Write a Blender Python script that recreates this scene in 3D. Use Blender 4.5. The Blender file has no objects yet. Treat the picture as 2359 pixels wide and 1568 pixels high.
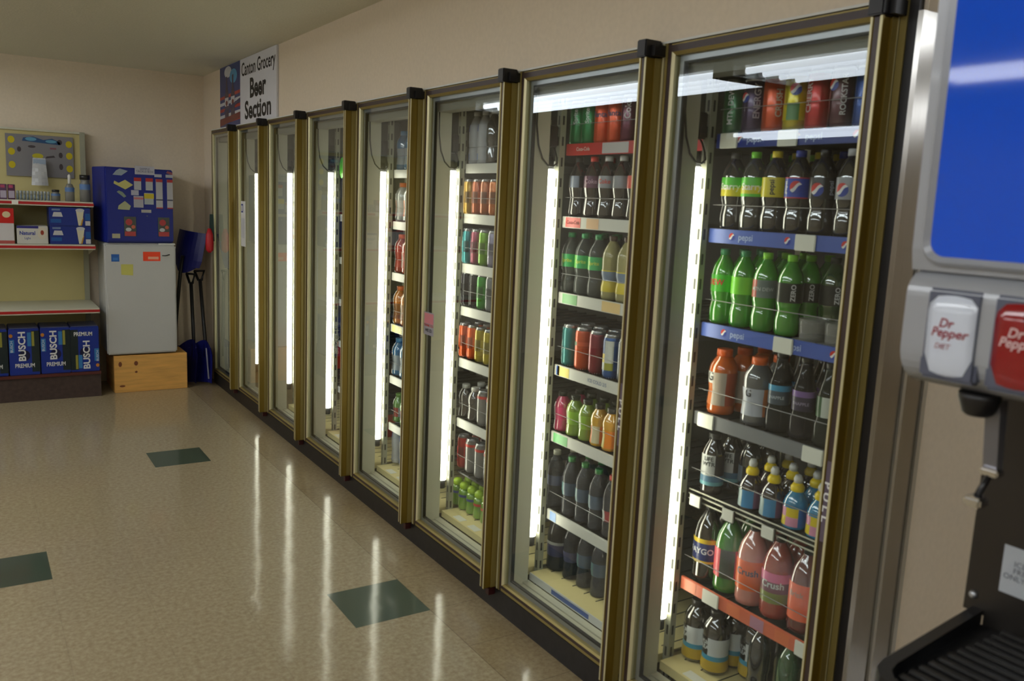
import bpy, bmesh, math, random
from mathutils import Vector, Matrix
random.seed(7)
PI = math.pi
C = bpy.context.scene.collection
sc = bpy.context.scene

# ------------------------------------------------------------ camera, world, exposure
cam = bpy.data.cameras.new('camera'); co = bpy.data.objects.new('camera', cam); C.objects.link(co)
cam.sensor_width = 36.0; cam.sensor_fit = 'HORIZONTAL'
cam.lens = 36.0 * 1962.43 / 2359.0
cam.clip_start = 0.02; cam.clip_end = 60
cam.dof.use_dof = True; cam.dof.focus_distance = 30.0; cam.dof.aperture_fstop = 7.5
R_ = Vector((0.84358637, -0.53512534, 0.04475375)); U_ = Vector((0.04790518, 0.15800354, 0.98627581)); F_ = Vector((0.53485243, 0.8298649, -0.15892492))
m4 = Matrix(((R_.x, U_.x, -F_.x, -1.6673), (R_.y, U_.y, -F_.y, 0.0), (R_.z, U_.z, -F_.z, 1.5621), (0, 0, 0, 1)))
co.matrix_world = m4
sc.camera = co
w = bpy.data.worlds.new('world'); sc.world = w; w.use_nodes = True
w.node_tree.nodes['Background'].inputs[0].default_value = (0.03, 0.03, 0.03, 1)
w.node_tree.nodes['Background'].inputs[1].default_value = 1.0
sc.view_settings.view_transform = 'Standard'; sc.view_settings.look = 'None'
sc.view_settings.gamma = 1.0; sc.view_settings.use_curve_mapping = False
sc.view_settings.exposure = 0.0
TUBE_CEIL = 8.8      # radiance of the ceiling tubes
TUBE_COOL = 9.0      # radiance of the cooler tubes

# ------------------------------------------------------------ materials
def lin(c):
    r = []
    for v in c[:3]:
        v = v / 255.0
        r.append(v / 12.92 if v <= 0.04045 else ((v + 0.055) / 1.055) ** 2.4)
    return (r[0], r[1], r[2], 1.0)
MATS = {}
def mat(name, rgb=(128, 128, 128), rough=0.5, metal=0.0, spec=0.5, coat=0.0, emit=0.0, ergb=None):
    if name in MATS: return MATS[name]
    m = bpy.data.materials.new(name); m.use_nodes = True
    b = m.node_tree.nodes['Principled BSDF']
    b.inputs['Base Color'].default_value = lin(rgb)
    b.inputs['Roughness'].default_value = rough
    b.inputs['Metallic'].default_value = metal
    b.inputs['Specular IOR Level'].default_value = spec
    b.inputs['Coat Weight'].default_value = coat
    b.inputs['Coat Roughness'].default_value = 0.05
    if emit:
        b.inputs['Emission Color'].default_value = lin(ergb or rgb)
        b.inputs['Emission Strength'].default_value = emit
    MATS[name] = m
    return m
def nodes(m): return m.node_tree.nodes, m.node_tree.links
def clear_mat(name, rgb, alpha=0.5, rough=0.04):
    """translucent plastic: part see-through, part glossy"""
    if name in MATS: return MATS[name]
    m = mat(name, rgb, rough, spec=0.6)
    n, l = nodes(m); out = n['Material Output']; b = n['Principled BSDF']
    t = n.new('ShaderNodeBsdfTransparent'); t.inputs[0].default_value = tuple(min(1, x * 1.5 + 0.12) for x in lin(rgb)[:3]) + (1,)
    mx = n.new('ShaderNodeMixShader'); mx.inputs[0].default_value = alpha
    l.new(t.outputs[0], mx.inputs[1]); l.new(b.outputs[0], mx.inputs[2]); l.new(mx.outputs[0], out.inputs[0])
    return m
def glass_mat(name, gain=1.5, haze=0.0):
    m = bpy.data.materials.new(name); m.use_nodes = True
    n, l = nodes(m); n.remove(n['Principled BSDF']); out = n['Material Output']
    t = n.new('ShaderNodeBsdfTransparent'); t.inputs[0].default_value = (0.93, 0.95, 0.94, 1)
    g = n.new('ShaderNodeBsdfGlossy'); g.inputs['Roughness'].default_value = 0.012; g.inputs[0].default_value = (0.9, 0.96, 1, 1)
    f = n.new('ShaderNodeFresnel'); f.inputs[0].default_value = 1.5
    geo = n.new('ShaderNodeNewGeometry')
    mu = n.new('ShaderNodeMath'); mu.operation = 'MULTIPLY'; mu.inputs[1].default_value = gain
    inv = n.new('ShaderNodeMath'); inv.operation = 'SUBTRACT'; inv.inputs[0].default_value = 1.0
    m2 = n.new('ShaderNodeMath'); m2.operation = 'MULTIPLY'; m2.use_clamp = True
    mx = n.new('ShaderNodeMixShader')
    l.new(f.outputs[0], mu.inputs[0]); l.new(geo.outputs['Backfacing'], inv.inputs[1])
    l.new(mu.outputs[0], m2.inputs[0]); l.new(inv.outputs[0], m2.inputs[1])
    l.new(m2.outputs[0], mx.inputs[0]); l.new(t.outputs[0], mx.inputs[1]); l.new(g.outputs[0], mx.inputs[2])
    l.new(mx.outputs[0], out.inputs[0])
    MATS[name] = m
    return m
def noisy(m, scale, amt, bump=0.0, detail=4, stretch=None):
    """vary the base colour and surface relief with noise in object space"""
    n, l = nodes(m); b = n['Principled BSDF']; base = tuple(b.inputs['Base Color'].default_value)
    tc = n.new('ShaderNodeTexCoord'); mp = n.new('ShaderNodeMapping')
    if stretch: mp.inputs['Scale'].default_value = stretch
    nz = n.new('ShaderNodeTexNoise'); nz.inputs['Scale'].default_value = scale; nz.inputs['Detail'].default_value = detail
    rp = n.new('ShaderNodeValToRGB')
    rp.color_ramp.elements[0].position = 0.3; rp.color_ramp.elements[1].position = 0.7
    rp.color_ramp.elements[0].color = tuple(x * (1 - amt) for x in base[:3]) + (1,)
    rp.color_ramp.elements[1].color = tuple(min(1, x * (1 + amt)) for x in base[:3]) + (1,)
    l.new(tc.outputs['Object'], mp.inputs[0]); l.new(mp.outputs[0], nz.inputs[0]); l.new(nz.outputs[0], rp.inputs[0]); l.new(rp.outputs[0], b.inputs['Base Color'])
    if bump:
        bp = n.new('ShaderNodeBump'); bp.inputs['Strength'].default_value = bump; bp.inputs['Distance'].default_value = 0.002
        l.new(nz.outputs[0], bp.inputs['Height']); l.new(bp.outputs[0], b.inputs['Normal'])
    return m

M_wall = noisy(mat('beige wall paint', (222, 208, 186), 0.75), 60, 0.03, 0.15)
M_ceil = noisy(mat('textured ceiling paint', (218, 216, 200), 0.85), 90, 0.05, 0.6)
M_gold = mat('gold anodised aluminium', (150, 134, 78), 0.38, 0.45)
M_goldL = mat('pale gold aluminium', (206, 198, 156), 0.38, 0.3)
M_goldD = mat('dark gold aluminium', (138, 114, 40), 0.38, 0.4)
M_brown = mat('dark brown strip', (58, 42, 36), 0.4, 0.0)
M_black = mat('black plastic', (24, 22, 22), 0.4)
M_rubber = mat('black rubber', (26, 28, 30), 0.6)
M_kick = noisy(mat('black vinyl kick plate', (30, 28, 28), 0.45), 30, 0.3)
M_silver = mat('silver spacer', (170, 172, 176), 0.3, 0.8)
M_cream = mat('cream enamel', (198, 196, 176), 0.45)
M_tan = mat('tan shelf board', (222, 208, 150), 0.6)
M_white = mat('white enamel', (214, 214, 208), 0.4)
M_dgrey = mat('dark grey interior panel', (70, 72, 70), 0.6)
M_shelfD = mat('dark wire shelf', (56, 58, 56), 0.4, 0.3)
M_steel = noisy(mat('brushed stainless steel', (150, 147, 142), 0.17, 0.95), 8, 0.05, 0.0, 4, (60, 60, 1))
M_red = mat('red plastic', (176, 22, 26), 0.35)
M_glass = glass_mat('door glass')
M_tubeC = mat('cooler tube', (255, 255, 240), 0.4, emit=TUBE_COOL, ergb=(255, 251, 232))
M_tubeR = mat('ceiling tube', (250, 252, 255), 0.4, emit=TUBE_CEIL, ergb=(246, 250, 255))
M_ink = mat('black ink', (22, 22, 24), 0.5)
M_inkb = mat('blue ink', (40, 60, 150), 0.5)
M_paper = mat('white paper', (222, 222, 220), 0.6)
M_tagw = mat('white price tag', (226, 226, 214), 0.4)

def col(rgb, rough=0.3, coat=0.0, metal=0.0):
    return mat('colour %d %d %d %g %g' % (rgb[0], rgb[1], rgb[2], rough, metal), rgb, rough, metal, coat=coat)

# ------------------------------------------------------------ mesh builder
class MB:
    def __init__(s): s.bm = bmesh.new(); s.sm = False
    def face(s, pts, mi=0, smooth=False):
        f = s.bm.faces.new([s.bm.verts.new(p) for p in pts]); f.material_index = mi; f.smooth = smooth; return f
    def box(s, x0, x1, y0, y1, z0, z1, mi=0):
        v = [s.bm.verts.new(p) for p in ((x0, y0, z0), (x1, y0, z0), (x1, y1, z0), (x0, y1, z0), (x0, y0, z1), (x1, y0, z1), (x1, y1, z1), (x0, y1, z1))]
        for q in ((3, 2, 1, 0), (4, 5, 6, 7), (0, 1, 5, 4), (1, 2, 6, 5), (2, 3, 7, 6), (3, 0, 4, 7)):
            f = s.bm.faces.new([v[i] for i in q]); f.material_index = mi
        return s
    def rbox(s, x0, x1, y0, y1, z0, z1, r=0.005, mi=0, seg=2):
        b = bmesh.new(); t = MB(); t.bm.free(); t.bm = b; t.box(x0, x1, y0, y1, z0, z1, mi)
        bmesh.ops.bevel(b, geom=list(b.edges), offset=r, segments=seg, affect='EDGES', clamp_overlap=True)
        for f in b.faces: f.material_index = mi
        s.merge(b); b.free(); return s
    def merge(s, b, M=None):
        mp = {}
        for v in b.verts: mp[v] = s.bm.verts.new(M @ v.co if M else v.co)
        for f in b.faces:
            g = s.bm.faces.new([mp[v] for v in f.verts]); g.material_index = f.material_index; g.smooth = f.smooth
    def lathe(s, prof, seg=20, c=(0, 0, 0), mi=0, close=True, sx=1.0, sy=1.0, sq=0.0):
        rings = []
        for r, z in prof:
            ring = []
            for k in range(seg):
                a = 2 * PI * k / seg
                rr = r
                if sq: rr = r * (1 + sq * (1 / max(abs(math.cos(a)), abs(math.sin(a))) - 1))
                ring.append(s.bm.verts.new((c[0] + rr * math.cos(a) * sx, c[1] + rr * math.sin(a) * sy, c[2] + z)))
            rings.append(ring)
        for a, b in zip(rings, rings[1:]):
            for k in range(seg):
                f = s.bm.faces.new((a[k], a[(k + 1) % seg], b[(k + 1) % seg], b[k])); f.smooth = True; f.material_index = mi
        if close:
            f = s.bm.faces.new(rings[0][::-1]); f.material_index = mi
            f = s.bm.faces.new(rings[-1]); f.material_index = mi
        return s
    def tube(s, pts, r, seg=8, mi=0, closed_ends=True):
        pts = [Vector(p) for p in pts]; rings = []
        up = Vector((0, 0, 1))
        for i, p in enumerate(pts):
            d = (pts[min(i + 1, len(pts) - 1)] - pts[max(i - 1, 0)]).normalized()
            a = d.cross(up)
            if a.length < 0.1: a = d.cross(Vector((1, 0, 0)))
            a.normalize(); b = d.cross(a).normalized()
            rr = r[i] if isinstance(r, (list, tuple)) else r
            rings.append([s.bm.verts.new(p + a * rr * math.cos(2 * PI * k / seg) + b * rr * math.sin(2 * PI * k / seg)) for k in range(seg)])
        for a, b in zip(rings, rings[1:]):
            for k in range(seg):
                f = s.bm.faces.new((a[k], a[(k + 1) % seg], b[(k + 1) % seg], b[k])); f.smooth = True; f.material_index = mi
        if closed_ends:
            s.bm.faces.new(rings[0][::-1]).material_index = mi; s.bm.faces.new(rings[-1]).material_index = mi
        return s
    def prism(s, poly, y0, y1, mi=0, axis='y', smooth=False):
        """poly in (x,z) extruded along y (axis y), (y,z) along x, or (x,y) along z"""
        def P(a, b, t): return (a, t, b) if axis == 'y' else ((t, a, b) if axis == 'x' else (a, b, t))
        A = [s.bm.verts.new(P(a, b, y0)) for a, b in poly]; B = [s.bm.verts.new(P(a, b, y1)) for a, b in poly]
        n = len(poly)
        for k in range(n):
            f = s.bm.faces.new((A[k], A[(k + 1) % n], B[(k + 1) % n], B[k])); f.material_index = mi; f.smooth = smooth
        s.bm.faces.new(A[::-1]).material_index = mi; s.bm.faces.new(B).material_index = mi
        return s
    def build(s, name, mats, parent=None, loc=(0, 0, 0), fix=True):
        if fix: bmesh.ops.recalc_face_normals(s.bm, faces=s.bm.faces)
        me = bpy.data.meshes.new(name); s.bm.to_mesh(me); s.bm.free()
        for m in (mats if isinstance(mats, (list, tuple)) else [mats]): me.materials.append(m)
        o = bpy.data.objects.new(name, me); C.objects.link(o); o.location = loc
        if parent: o.parent = parent
        return o
def tag(o, label=None, cat=None, group=None, kind=None):
    if label: o['label'] = label
    if cat: o['category'] = cat
    if group: o['group'] = group
    if kind: o['kind'] = kind
    return o
def thing(name, label, cat, loc=(0, 0, 0), group=None, rz=0):
    o = bpy.data.objects.new(name, None); C.objects.link(o); o.location = loc; o.rotation_euler = (0, 0, rz)
    o.empty_display_size = 0.05
    return tag(o, label, cat, group)
def struct(name, mb, m): return tag(mb.build(name, m), kind='structure')
def copy_tree(o, parent=None):
    c = o.copy(); C.objects.link(c); c.parent = parent
    for ch in list(o.children): copy_tree(ch, c)
    return c

# ------------------------------------------------------------ lettering
_T = {}
def text_data(txt, size, xs=1.0, shear=0.0, bold=0.0):
    k = (txt, size, xs, shear, bold)
    if k not in _T:
        cu = bpy.data.curves.new('t', 'FONT'); cu.body = txt; cu.size = size; cu.align_x = 'CENTER'; cu.align_y = 'CENTER'
        cu.shear = shear; cu.offset = bold * size; cu.resolution_u = 3; cu.space_line = 0.9
        o = bpy.data.objects.new('t', cu); C.objects.link(o)
        bpy.context.view_layer.update()
        me = bpy.data.meshes.new_from_object(o.evaluated_get(bpy.context.evaluated_depsgraph_get()))
        _T[k] = ([(v.co.x * xs, v.co.y) for v in me.vertices], [tuple(p.vertices) for p in me.polygons])
        bpy.data.objects.remove(o); bpy.data.curves.remove(cu); bpy.data.meshes.remove(me)
    return _T[k]
def flat_map(org, right, up, out=0.0008):
    org = Vector(org); right = Vector(right).normalized(); up = Vector(up).normalized(); nrm = right.cross(up)
    return lambda x, y: org + right * x + up * y + nrm * out
def cyl_map(R, z, th0=0.0, vertical=False):
    def f(x, y):
        if vertical: x, y = -y, x
        a = th0 + x / R
        return Vector((-(R + 0.0006) * math.cos(a), -(R + 0.0006) * math.sin(a), z + y))
    return f
def lettering(name, txt, size, fmap, m, parent, xs=1.0, shear=0.0, bold=0.0):
    vs, fs = text_data(txt, size, xs, shear, bold)
    me = bpy.data.meshes.new(name); me.from_pydata([fmap(x, y) for x, y in vs], [], fs); me.materials.append(m)
    o = bpy.data.objects.new(name, me); C.objects.link(o); o.parent = parent
    return o
def patch(name, polys, fmap, mats, parent):
    """flat coloured shapes: list of (points, material index, lift)"""
    b = MB()
    for pts, mi, lift in polys:
        f0 = [fmap(x, y) for x, y in pts]
        c = f0[0]; n = (f0[1] - f0[0]).cross(f0[2] - f0[0]).normalized()
        b.face([p + n * lift for p in f0], mi)
    return b.build(name, mats, parent, fix=False)
def rect(x0, x1, y0, y1): return [(x0, y0), (x1, y0), (x1, y1), (x0, y1)]
def disc(cx, cy, r, ry=None, n=16): return [(cx + r * math.cos(2 * PI * k / n), cy + (ry or r) * math.sin(2 * PI * k / n)) for k in range(n)]
def rrect(x0, x1, y0, y1, r, n=4):
    p = []
    for cx, cy, a0 in ((x1 - r, y0 + r, -PI / 2), (x1 - r, y1 - r, 0), (x0 + r, y1 - r, PI / 2), (x0 + r, y0 + r, PI)):
        for k in range(n + 1): p.append((cx + r * math.cos(a0 + PI / 2 * k / n), cy + r * math.sin(a0 + PI / 2 * k / n)))
    return p
M_gR, M_gW, M_gB = col((206, 44, 36)), col((232, 232, 232)), col((30, 60, 160))
def globe(name, r, fmap, parent, tilt=0.5):
    """round emblem: red above, white wave, blue below"""
    b = MB(); N = 10
    ca, sa = math.cos(tilt), math.sin(tilt)
    for k in range(N):
        xs = [-r + 2 * r * (k + d) / N for d in (0, 1)]
        lv = []
        for x in xs:
            h = math.sqrt(max(0, r * r - x * x)) + 1e-5
            w1 = max(-h, min(h, 0.28 * r + 0.18 * r * math.sin(x / r * 2.6))); w2 = max(-h, min(h, -0.2 * r + 0.25 * r * math.sin(x / r * 2.6)))
            if w2 >= w1: w2 = w1 - 1e-6
            lv.append((-h, w2, w1, h))
        for j, mi in ((0, 2), (1, 1), (2, 0)):
            q = [(xs[0], lv[0][j]), (xs[1], lv[1][j]), (xs[1], lv[1][j + 1]), (xs[0], lv[0][j + 1])]
            b.face([fmap(x * ca - y * sa, x * sa + y * ca) for x, y in q], mi)
    return b.build(name, [M_gR, M_gW, M_gB], parent, fix=False)

# ------------------------------------------------------------ the room
def floor_mat():
    m = mat('speckled vinyl floor tile', (176, 160, 124), 0.28, spec=0.5)
    n, l = nodes(m); b = n['Principled BSDF']
    tc = n.new('ShaderNodeTexCoord'); sep = n.new('ShaderNodeSeparateXYZ'); l.new(tc.outputs['Object'], sep.inputs[0])
    def M(op, a, bb=None, clamp=False):
        k = n.new('ShaderNodeMath'); k.operation = op; k.use_clamp = clamp
        for i, v in enumerate((a, bb)):
            if v is None: continue
            if isinstance(v, (int, float)): k.inputs[i].default_value = v
            else: l.new(v, k.inputs[i])
        return k.outputs[0]
    X, Y = sep.outputs[0], sep.outputs[1]
    def boxm(x0, y0, T=0.3048):
        a = M('LESS_THAN', M('ABSOLUTE', M('SUBTRACT', X, x0 + T / 2)), T / 2)
        c = M('LESS_THAN', M('ABSOLUTE', M('SUBTRACT', Y, y0 + T / 2)), T / 2)
        return M('MULTIPLY', a, c)
    g = None
    for x0, y0 in ((-0.529, 2.7326), (-0.8269, 4.9564), (-1.7455, 3.6547), (-2.96, 2.75), (-3.27, 4.96), (-2.96, 0.3), (-4.18, 3.65)):
        t = boxm(x0, y0); g = t if g is None else M('MAXIMUM', g, t)
    def seam(v, off, w_):
        q = M('MODULO', M('ADD', M('SUBTRACT', v, off), 30.48), 0.3048)
        return M('MAXIMUM', M('LESS_THAN', q, w_), M('GREATER_THAN', q, 0.3048 - w_))
    s1 = M('MAXIMUM', seam(X, -0.2242, 0.0016), seam(Y, 2.7326, 0.0016))
    near = M('GREATER_THAN', X, -0.227)
    sv = M('MULTIPLY', s1, M('ADD', M('MULTIPLY', near, 0.35), 0.13))
    nz = n.new('ShaderNodeTexNoise'); nz.inputs['Scale'].default_value = 55; nz.inputs['Detail'].default_value = 6; nz.inputs['Roughness'].default_value = 0.65
    l.new(tc.outputs['Object'], nz.inputs[0])
    n2 = n.new('ShaderNodeTexNoise'); n2.inputs['Scale'].default_value = 1.6; n2.inputs['Detail'].default_value = 3; l.new(tc.outputs['Object'], n2.inputs[0])
    rp = n.new('ShaderNodeValToRGB'); l.new(nz.outputs[0], rp.inputs[0])
    rp.color_ramp.elements[0].position = 0.36; rp.color_ramp.elements[1].position = 0.64
    rp.color_ramp.elements[0].color = lin((150, 132, 100)); rp.color_ramp.elements[1].color = lin((176, 162, 130))
    # worn, dirtier strip of tiles along the coolers
    dirt = n.new('ShaderNodeMix'); dirt.data_type = 'RGBA'; dirt.blend_type = 'MULTIPLY'
    l.new(rp.outputs[0], dirt.inputs['A']); dirt.inputs['B'].default_value = (0.72, 0.64, 0.52, 1)
    l.new(M('MULTIPLY', near, M('MULTIPLY', n2.outputs[0], 1.3), True), dirt.inputs['Factor'])
    mg = n.new('ShaderNodeMix'); mg.data_type = 'RGBA'; l.new(g, mg.inputs['Factor']); l.new(dirt.outputs['Result'], mg.inputs['A'])
    mg.inputs['B'].default_value = lin((44, 66, 50))
    ms = n.new('ShaderNodeMix'); ms.data_type = 'RGBA'; l.new(sv, ms.inputs['Factor']); l.new(mg.outputs['Result'], ms.inputs['A']); ms.inputs['B'].default_value = lin((70, 56, 40))
    l.new(ms.outputs['Result'], b.inputs['Base Color'])
    b.inputs['Roughness'].default_value = 0.5; b.inputs['Coat Weight'].default_value = 0.6; b.inputs['Coat Roughness'].default_value = 0.10
    wv = n.new('ShaderNodeTexNoise'); wv.inputs['Scale'].default_value = 7; wv.inputs['Detail'].default_value = 2; l.new(tc.outputs['Object'], wv.inputs[0])
    bp = n.new('ShaderNodeBump'); bp.inputs['Strength'].default_value = 0.25; bp.inputs['Distance'].default_value = 0.004
    l.new(wv.outputs[0], bp.inputs['Height']); l.new(bp.outputs[0], b.inputs['Coat Normal'])
    return m
H = 2.465
struct('floor', MB().box(-8, 6.6, -4, 7.5, -0.06, 0.0), floor_mat())
struct('ceiling', MB().box(-8, 6.6, -4, 7.5, H, H + 0.06), M_ceil)
struct('wall_back', MB().box(-8, 2.2, 7.42, 7.5, 0, H), M_wall)
struct('wall_left', MB().box(-8.08, -8, -4, 7.5, 0, H), M_wall)
struct('wall_front', MB().box(-8, 6.6, -4.08, -4, 0, H), M_wall)
# wall with the row of cooler doors: a panel above the doors and a strip in the far corner
struct('wall_right', MB().box(0.02, 0.12, 1.112, 7.42, 2.022, H).box(0.02, 0.12, 7.085, 7.42, 0, 2.022), M_wall)
struct('wall_alcove', MB().box(0.02, 6.6, 1.1, 1.112, 0, H), M_wall)
struct('wall_side', MB().box(6.52, 6.6, -4, 1.1, 0, H), M_wall)
struct('wall_cooler', MB().box(1.75, 1.8, 1.112, 7.42, 0, 2.3).box(0.12, 1.75, 1.112, 7.42, 2.25, 2.3).box(0.12, 1.75, 7.38, 7.42, 0, 2.25).box(0.12, 1.75, 1.112, 1.118, 0, 2.25), M_dgrey)
struct('trim_1', MB().box(0.0, 0.02, 1.1, 7.09, 2.018, 2.024), M_white)

# ------------------------------------------------------------ ceiling light fixtures
def ceiling_light(x, y0, y1, label):
    L = y1 - y0
    t = thing('ceiling_light', label, 'ceiling light', (x, y0, H), 'fluorescent fixtures in rows on the ceiling')
    b = MB(); b.box(-0.31, 0.31, 0, L, -0.012, 0)
    b.box(-0.30, 0.30, 0, 0.01, -0.09, -0.012).box(-0.30, 0.30, L - 0.01, L, -0.09, -0.012)
    b.prism([(-0.31, -0.012), (-0.27, -0.03), (-0.27, -0.012)], 0, L).prism([(0.31, -0.012), (0.27, -0.012), (0.27, -0.03)], 0, L)
    b.build('housing', M_white, t)
    for q in (-0.225, -0.075, 0.075, 0.225):
        MB().tube([(q, 0.05, -0.055), (q, L - 0.05, -0.055)], 0.021, 8).build('tube', M_tubeR, t)
        for a_ in (0.012, L - 0.05): MB().box(q - 0.02, q + 0.02, a_, a_ + 0.038, -0.08, -0.012).build('tube_socket', M_white, t)
    return t
for x, nm in ((-2.55, 'row nearer the coolers'), (-5.75, 'row across the store')):
    for (y0, y1), pos in zip(((3.95, 6.9), (0.85, 3.8), (-2.25, 0.7)), ('farthest', 'middle', 'nearest')):  # nearest fixture of each row is unseen, added for more illumination
        ceiling_light(x, y0, y1, '%s ceiling fluorescent fixture of the %s' % (pos, nm))
ceiling_light(1.95, -2.95, 0.0, 'ceiling fluorescent fixture above the aisle right of the drinks counter')
ceiling_light(4.75, -3.2, -0.25, 'ceiling fluorescent fixture farthest right, beyond the drinks counter')

# ------------------------------------------------------------ cooler front: frame, doors, lamps
PIT_ = 0.745
YS = [1.855 + PIT_ * k for k in range(-1, 8)]      # boundaries from the near end (1.11) to the far end (7.07)
fr = bpy.data.objects.new('trim_2', None); C.objects.link(fr); fr['kind'] = 'structure'     # the fixed surround of the coolers
for k, y in enumerate(YS):
    b = MB()
    if k == 0:
        b.box(0.0, 0.02, 1.132, 1.156, 0.085, 2.018, 0).box(0.004, 0.02, 1.11, 1.132, 0.085, 2.018, 1).box(0.02, 0.11, 1.125, 1.16, 0.085, 2.018, 2)
        b.box(-0.003, 0.0, 1.149, 1.156, 0.085, 2.018, 3)
    elif k == 8:
        b.box(0.0, 0.02, y, y + 0.018, 0.085, 2.018, 0).box(0.02, 0.11, y - 0.03, y + 0.015, 0.085, 2.018, 2)
    else:
        b.box(0.0, 0.012, y + 0.001, y + 0.0105, 0.085, 2.018, 0).box(0.0, 0.012, y + 0.0145, y + 0.0225, 0.085, 2.018, 3).box(0.006, 0.02, y, y + 0.025, 0.085, 2.018, 1)
        b.box(0.034, 0.1185, y - 0.02, y + 0.042, 0.085, 2.018, 2).box(0.030, 0.034, y - 0.008, y + 0.033, 0.1, 2.0, 1)
    b.build('mullion', [M_gold, M_black, M_cream, M_goldL], fr)
MB().box(0.034, 0.11, 1.12, 7.08, 1.965, 2.018).box(0.045, 0.11, 1.12, 7.08, 1.93, 1.965).build('header', mat('grey enamel', (132, 130, 118), 0.5), fr)
MB().box(0.034, 0.125, 1.12, 7.08, 0.05, 0.106).box(0.095, 0.125, 1.12, 7.08, 0.106, 0.112).build('sill', M_cream, fr)
MB().box(0.0, 0.034, 1.11, 7.085, 0.0, 0.090).build('kick_plate', M_kick, fr)

def make_door():
    """origin on the floor at the far edge of the door; the door runs towards -y"""
    t = thing('cooler_door', 'x', 'cooler door')
    W = 0.72; z0, z1 = 0.094, 2.014
    b = MB()   # 0 dark, 1 gold, 2 pale gold
    b.box(0.0, 0.03, -0.015, -0.0008, z0, z1, 0); b.prism([(0.0, -0.015), (0.0, -0.018), (0.005, -0.025), (0.03, -0.025), (0.03, -0.015)], z0 + 0.02, z1 - 0.02, 2, axis='z')
    b.box(0.0, 0.03, -W, -W + 0.035, z0, z1, 1)
    b.box(0.0, 0.03, -W, -0.015, z1 - 0.021, z1 - 0.003, 0).box(-0.001, 0.03, -W, -0.015, z1 - 0.003, z1, 1)
    b.prism([(0.0, z1 - 0.021), (0.006, z1 - 0.030), (0.03, z1 - 0.030), (0.03, z1 - 0.021)], -W, -0.015, 1)
    b.box(-0.001, 0.03, -W, -0.015, z0, z0 + 0.010, 1).box(0.0, 0.03, -W, -0.015, z0 + 0.010, z0 + 0.022, 0)
    b.prism([(0.0, z0 + 0.022), (0.006, z0 + 0.028), (0.03, z0 + 0.028), (0.03, z0 + 0.022)], -W, -0.015, 1)
    b.build('door_frame', [M_brown, M_gold, M_goldL], t)
    MB().box(0.010, 0.020, -W + 0.03, -0.026, z0 + 0.024, z1 - 0.026).build('glass', M_glass, t)
    g = MB()   # silver spacer and black gasket around the inside of the pane
    def ring(x0, x1, i0, i1, mi):
        a, c_, e, f = -W + 0.03, -0.03, z0 + 0.028, z1 - 0.03
        g.box(x0, x1, a + i0, c_ - i0, e + i0, e + i1, mi).box(x0, x1, a + i0, c_ - i0, f - i1, f - i0, mi)
        g.box(x0, x1, a + i0, a + i1, e + i1, f - i1, mi).box(x0, x1, c_ - i1, c_ - i0, e + i1, f - i1, mi)
    ring(0.0205, 0.030, 0.0, 0.016, 0); ring(0.0205, 0.033, 0.016, 0.022, 1)
    g.build('gasket', [M_silver, M_rubber], t)
    h = MB()   # full-height pull: profile seen from above
    y0 = -W + 0.003
    h.prism([(0, y0), (-0.020, y0), (-0.020, y0 + 0.005), (-0.048, y0 + 0.006), (-0.048, y0 + 0.0), (-0.052, y0), (-0.052, y0 + 0.008), (-0.047, y0 + 0.010), (-0.047, y0 + 0.024),
             (-0.050, y0 + 0.026), (-0.050, y0 + 0.032), (-0.040, y0 + 0.032), (-0.020, y0 + 0.030), (0, y0 + 0.030)], z0 - 0.002, z1 - 0.004, 0, axis='z')
    h.box(-0.0485, -0.0468, y0 + 0.010, y0 + 0.024, z0, z1 - 0.004, 1)
    h.box(-0.0215, -0.0, y0 - 0.001, y0 + 0.0005, z0 + 0.001, z1 - 0.004, 2)
    h.box(-0.0532, -0.052, y0 + 0.001, y0 + 0.0075, z0, z1 - 0.004, 3).box(-0.0512, -0.05, y0 + 0.0262, y0 + 0.0315, z0, z1 - 0.004, 3)
    h.build('handle', [M_goldD, M_brown, M_gold, M_goldL], t)
    MB().rbox(-0.062, -0.001, y0 - 0.004, y0 + 0.034, z1 - 0.035, z1 + 0.012, 0.003).box(-0.040, 0.0, y0 - 0.018, y0 - 0.004, z1 - 0.032, z1 - 0.002).build('hinge_cap', M_black, t)
    MB().box(-0.030, -0.002, y0 - 0.002, y0 + 0.020, z0 - 0.030, z0 - 0.004).build('hinge_pin', mat('maroon plastic', (60, 22, 22), 0.4), t)
    return t
ORD = ['nearest', 'second nearest', 'third nearest', 'fourth nearest', 'fifth nearest', 'sixth nearest', 'seventh nearest', 'farthest']
DOORY = [YS[k + 1] for k in range(8)]     # far edge of door k (k=0 nearest)
d0 = make_door(); doors = []
for k in range(8):
    d = d0 if k == 0 else copy_tree(d0)
    d.location = (0, DOORY[k], 0)
    tag(d, ('%s gold-framed glass cooler door, ' % ORD[k]) + ['beside the stainless panel', 'showing green-capped soda', 'showing tall slim cans', 'showing orange-capped sports drinks',
        'showing a green oval tag', 'showing an orange-red carton', 'with a white notice inside', 'in the far corner by the shovels'][k], 'cooler door', 'glass cooler doors')
    doors.append(d)
doors[0].scale = (1, 0.982, 1)
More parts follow.
